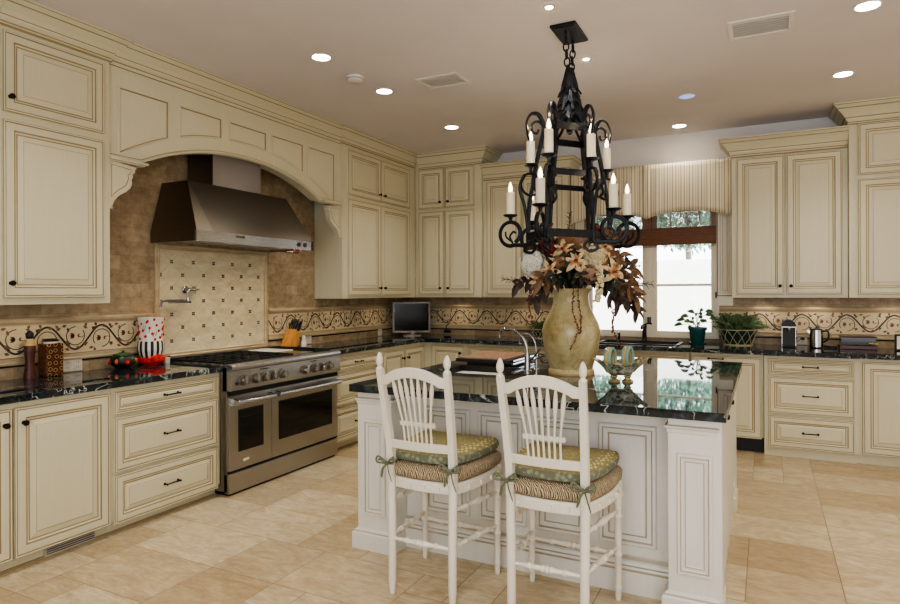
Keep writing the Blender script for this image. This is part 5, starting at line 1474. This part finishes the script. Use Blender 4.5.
def wfaucet():
    t=thing('faucet','dark bronze faucet at the window sink','faucet',(-1.12,6.68,.914))
    MB().lathe((-1.12,6.68,.914),[(.03,0),(.03,.01),(.022,.02),(.02,.13),(.024,.15),(.018,.175),(0,.18)],16).tube(spline([(-1.12,6.68,1.02),(-1.12,6.62,1.07),(-1.12,6.54,1.08),(-1.12,6.50,1.05)],5),.012,8).build('spout',M['bronze'],t,smooth=True)
    MB().tube([(-1.12,6.68,1.085),(-1.08,6.67,1.10),(-1.045,6.67,1.095)],[.009,.007,.01],8).build('lever',M['bronze'],t,smooth=True)
    t=thing('soap_dispenser','small bronze soap dispenser left of the window faucet','dispenser',(-1.38,6.68,.914))
    MB().lathe((-1.38,6.68,.914),[(.018,0),(.018,.006),(.012,.012),(.01,.07),(.013,.08)],12).tube(spline([(-1.38,6.68,.99),(-1.38,6.65,1.0),(-1.38,6.60,.985)],4),.006,8).build('pump',M['bronze'],t,smooth=True)
wfaucet()
for o in list(bpy.data.objects):   # drop the empty that received no parts
    if o.type=='EMPTY' and not o.children: bpy.data.objects.remove(o)

# ------------------------------------------------------------------ window dressing
def valance():
    x0,x1=-1.872,-.288; N=150; vs=[];fs=[]
    mb=MB()
    def bot(x):
        mid=(x0+x1)/2
        u=(x-mid)/(x1-mid) if x>mid else (mid-x)/(mid-x0)   # 0 centre ..1 end
        return 2.165+.07*math.sin(PI*min(1,u/.95))**.8 if u<.95 else 2.165
    rows=10
    for r in range(rows+1):
        for i in range(N+1):
            x=x0+(x1-x0)*i/N; zb=bot(x); zt=2.72; z=zt+(zb-zt)*r/rows
            amp=.002+.007*(r/rows)
            y=6.60-.010+amp*math.sin(x*21)+amp*.5*math.sin(x*47+r*.15)
            if abs(x-(x0+x1)/2)<.03: y-=.012
            vs.append((x,y,z))
    for r in range(rows):
        for i in range(N):
            a=r*(N+1)+i; fs.append((a,a+1,a+N+2,a+N+1))
    mb.add(vs,fs)
    o=solo(mb,'window_valance',M['valance'],(-1.08,6.60,2.17),'cream striped fabric valance with a scalloped hem above the window','valance',smooth=True)
    so=o.modifiers.new('s','SOLIDIFY'); so.thickness=.004
    MB().box(x0,x1,6.60,YB-.004,2.70,2.72).build('mounting_board',M['cream'],o,org=(0,0,0)).matrix_parent_inverse=Matrix.Translation(-Vector(o.location))
valance()
def blind():
    t=thing('roman_blind','brown woven cane blind half raised behind the valance','blind',(-1.09,6.73,1.88))
    x0,x1=-1.75,-.435
    a=MB(); z=2.075
    while z<2.315:
        a.box(x0,x1,6.728,6.731,z,z+.0045); z+=.0068
    a.build('open_weave',M['caneblind'],t)
    b=MB()
    for k in range(5):
        zt=2.085-.03*k; b.prism([(6.735-.004*k,zt),(6.712-.006*k,zt-.008),(6.705-.006*k,zt-.055),(6.712-.005*k,zt-.06),(6.735-.004*k,zt-.05)],lambda p,q,d:(d,p,q),x0,x1)
    b.build('folded_stack',M['caneblind'],t)
    c=MB(); x=x0+.04
    while x<x1: c.box(x-.0025,x+.0025,6.724,6.728,1.90,2.31); x+=.094
    c.build('cord',M['redwood'],t)
    d=MB(); z=1.885
    while z<1.915: d.box(x0,x1,6.715,6.718,z,z+.004); z+=.009
    d.build('lower_hem',M['caneblind'],t)
blind()

# ------------------------------------------------------------------ ceiling fixtures
def can(x,y,label,lit=1,small=False,pw=1.0):
    t=thing('recessed_light',label,'ceiling light',(x,y,ZC),'recessed ceiling lights')
    ro=.072 if not small else .072; ri=.060 if not small else .03
    MB().lathe((x,y,ZC),[(ro,-.0005),(ro,-.004),(ri+.006,-.007),(ri,-.004),(ri,-.001)],28).build('trim_ring',M['trimw'],t,smooth=True)
    mt='can' if lit==1 else 'candim'
    MB().lathe((x,y,ZC),[(ri if not small else .022,-.0035),(.0,-.0035)],24).build('lamp',M[mt],t)
    if small: MB().lathe((x,y,ZC),[(.031,-.0030),(.022,-.0033)],24).build('inner_baffle',M['gap'],t)
    if lit==1:
        lt=bpy.data.lights.new('can_spot','SPOT'); lt.energy=CAN_E*pw*(.5 if small else 1); lt.color=(1,.94,.86); lt.spot_size=2.1; lt.spot_blend=.8; lt.shadow_soft_size=.06
        lo=bpy.data.objects.new('can_spot',lt); COL.objects.link(lo); lo.parent=t; lo.location=(0,0,-.02)
CAN_E=48
can(-2.72,3.42,'lit recessed light nearest the hood, left of the smoke detector')
can(-2.73,4.23,'lit recessed light between the smoke detector and the left air vent')
can(-2.74,5.46,'lit recessed light nearest the back left corner cabinets')
can(-.745,6.45,'lit recessed light directly in front of the window valance',1,False,.35)
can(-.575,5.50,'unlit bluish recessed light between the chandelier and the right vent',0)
can(.525,5.48,'bright recessed light in front of the tall right-hand cabinet')
can(.525,4.23,'recessed light at the upper right edge beside the right vent')
can(-1.092,3.415,'small-aperture recessed spotlight in front of the chandelier plate',1,True)
can(-1.108,4.296,'small-aperture recessed spotlight behind the chandelier chain',1,True)
def detector():
    t=thing('smoke_detector','round white smoke detector on the ceiling between two recessed lights','smoke detector',(-2.748,3.854,ZC))
    MB().lathe((-2.748,3.854,ZC),[(.066,-.0005),(.066,-.012),(.06,-.016),(.058,-.03),(.045,-.038),(0,-.039)],28).build('housing',M['trimw'],t,smooth=True)
    MB().lathe((-2.748,3.854,ZC),[(.0615,-.018),(.0615,-.022)],28).build('slot',M['scroll'],t)
detector()
def vent(x0,x1,y0,y1,label):
    t=thing('air_vent',label,'vent',((x0+x1)/2,(y0+y1)/2,ZC),'ceiling air vents')
    m=MB(); w=.03
    for (a,b,c,d) in ((x0,x1,y0,y0+w),(x0,x1,y1-w,y1),(x0,x0+w,y0+w,y1-w),(x1-w,x1,y0+w,y1-w)): m.box(a,b,c,d,ZC-.010,ZC-.0005)
    m.build('frame',M['trimw'],t,bevel=.002)
    n=7
    for i in range(n):
        y=y0+w+(y1-y0-2*w)*(i+.5)/n
        MB().obox(((x0+x1)/2,y,ZC-.007),((x1-x0)/2-w,0,0),(0,.0135,.0035),(0,-.0004,.001)).build('louvre',M['trimw'],t)
    MB().box(x0+w,x1-w,y0+w,y1-w,ZC-.002,ZC-.0005).build('backing',M['trimw'],t)
vent(-2.37,-2.02,4.10,4.36,'white louvred air vent on the ceiling left of the chandelier')
vent(-.20,.16,4.10,4.40,'white louvred air vent on the ceiling right of the chandelier')

# ------------------------------------------------------------------ outside
M['plaster']=plain('sunlit_white_plaster',(245,243,238),.9,var=.03)
M['treeleaf']=plain('pale_green_foliage',(112,152,130),.7,var=.4,nscale=3)
solo(MB().box(-9,6,12,12.2,-.3,2.0),'garden_wall',M['plaster'],(-1,12,-.3),'sunlit white garden wall seen through the window','wall')
solo(MB().box(-12,8,YB+.3,11.98,-.4,-.3),'patio',M['plaster'],(-1,12,-.35),'bright pale paving outside the window','ground')
def tree(x,y,z,r,label,n=3800):
    t=thing('garden_tree',label,'tree',(x,y,-.3),'trees beyond the garden wall')
    MB().tube([(x,y,-.3),(x+.05,y,1.2),(x-.05,y,z)],[.11,.09,.05],10).build('trunk',M['bark'],t,smooth=True)
    f=MB()
    for i in range(n):
        v=Vector((random.gauss(0,1),random.gauss(0,1),random.gauss(0,1))).normalized()*r*random.uniform(.55,1.0)
        v.z*=.8; d=Vector((random.uniform(-1,1),random.uniform(-1,1),random.uniform(-.8,.5)))
        leafmesh(f,Vector((x,y,z))+v,d,.15,.040,0,.2,.2,n=2)
    f.build('foliage',M['treeleaf'],t)
tree(-3.6,13.6,3.0,1.15,'leafy tree beyond the wall seen reflected at the left of the island top')
tree(-1.7,16.5,3.4,1.2,'leafy tree beyond the wall behind the window mullion')
tree(-.1,13.6,2.9,1.0,'low leafy tree beyond the wall in the right window pane')

# ------------------------------------------------------------------ light
def area(name,loc,rot,sx,sy,e,c):
    l=bpy.data.lights.new(name,'AREA'); l.shape='RECTANGLE'; l.size=sx; l.size_y=sy; l.energy=e; l.color=c
    o=bpy.data.objects.new(name,l); COL.objects.link(o); o.location=loc; o.rotation_euler=rot; return o
area('rear_daylight',(.6,YR+.06,1.6),(PI/2,0,0),4.6,2.4,150,(.88,.93,1.0))
area('added_warm_side_fill',(XR-.06,3.2,1.7),(PI/2,0,PI/2),5.5,2.2,38,(1,.84,.64))  # added area lamp for warm light from the right, no fixture there
# more ceiling cans over the part of the room behind the camera
for x,y in ((-2.72,1.9),(-2.72,.4),(-.9,1.2),(.9,2.6),(.9,.8)):
    lt=bpy.data.lights.new('can_spot','SPOT'); lt.energy=CAN_E; lt.color=(1,.94,.86); lt.spot_size=2.2; lt.spot_blend=.8; lt.shadow_soft_size=.06
    lo=bpy.data.objects.new('can_spot',lt); COL.objects.link(lo); lo.location=(x,y,ZC-.02)
# under-cabinet puck lamps
for x,y,e in ((-3.86,2.2,2.2),(-3.86,5.3,2.2),(-3.86,6.0,2.2),(-3.25,6.62,2.2),(-2.4,6.62,2.2),(.0,6.64,3.2),(.42,6.64,3.2),(1.0,6.62,3.2)):
    lt=bpy.data.lights.new('puck_lamp','SPOT'); lt.energy=e*1.6; lt.color=(1,.86,.66); lt.spot_size=2.6; lt.spot_blend=.9; lt.shadow_soft_size=.02
    lo=bpy.data.objects.new('puck_lamp',lt); COL.objects.link(lo); lo.location=(x,y,1.368)
W=bpy.data.worlds.new('world'); SC.world=W; W.use_nodes=True
nt=W.node_tree; bg=nt.nodes['Background']
sky=nt.nodes.new('ShaderNodeTexSky'); sky.sky_type='HOSEK_WILKIE'; sky.turbidity=5; sky.sun_direction=Vector((.3,-.6,.75)).normalized()
mx=nt.nodes.new('ShaderNodeMix'); mx.data_type='RGBA'; mx.inputs[0].default_value=.25; mx.inputs[6].default_value=(.95,.98,1,1)
nt.links.new(sky.outputs[0],mx.inputs[7]); nt.links.new(mx.outputs[2],bg.inputs[0]); bg.inputs[1].default_value=8

# ------------------------------------------------------------------ camera
cd=bpy.data.cameras.new('camera'); cam=bpy.data.objects.new('camera',cd); COL.objects.link(cam); SC.camera=cam
cd.sensor_width=36; cd.lens=622/900*36; cd.shift_y=-10/900; cd.clip_start=.05
yaw=.469; R_=-.0035
fw=Vector((-math.sin(yaw),math.cos(yaw),0)); rt=Vector((math.cos(yaw),math.sin(yaw),0)); up=Vector((0,0,1))
rt2=rt*math.cos(R_)+up*math.sin(R_); up2=-rt*math.sin(R_)+up*math.cos(R_)
m=Matrix((( rt2.x,up2.x,-fw.x,0),(rt2.y,up2.y,-fw.y,0),(rt2.z,up2.z,-fw.z,1.43),(0,0,0,1)))
cam.matrix_world=m
SC.view_settings.view_transform='AgX'
try: SC.view_settings.look='AgX - Medium High Contrast'
except Exception: pass
SC.view_settings.exposure=.1
SC.cycles.max_bounces=8; SC.cycles.diffuse_bounces=4; SC.cycles.glossy_bounces=4; SC.cycles.transparent_max_bounces=8
SC.cycles.sample_clamp_indirect=4; SC.cycles.caustics_reflective=False; SC.cycles.caustics_refractive=False
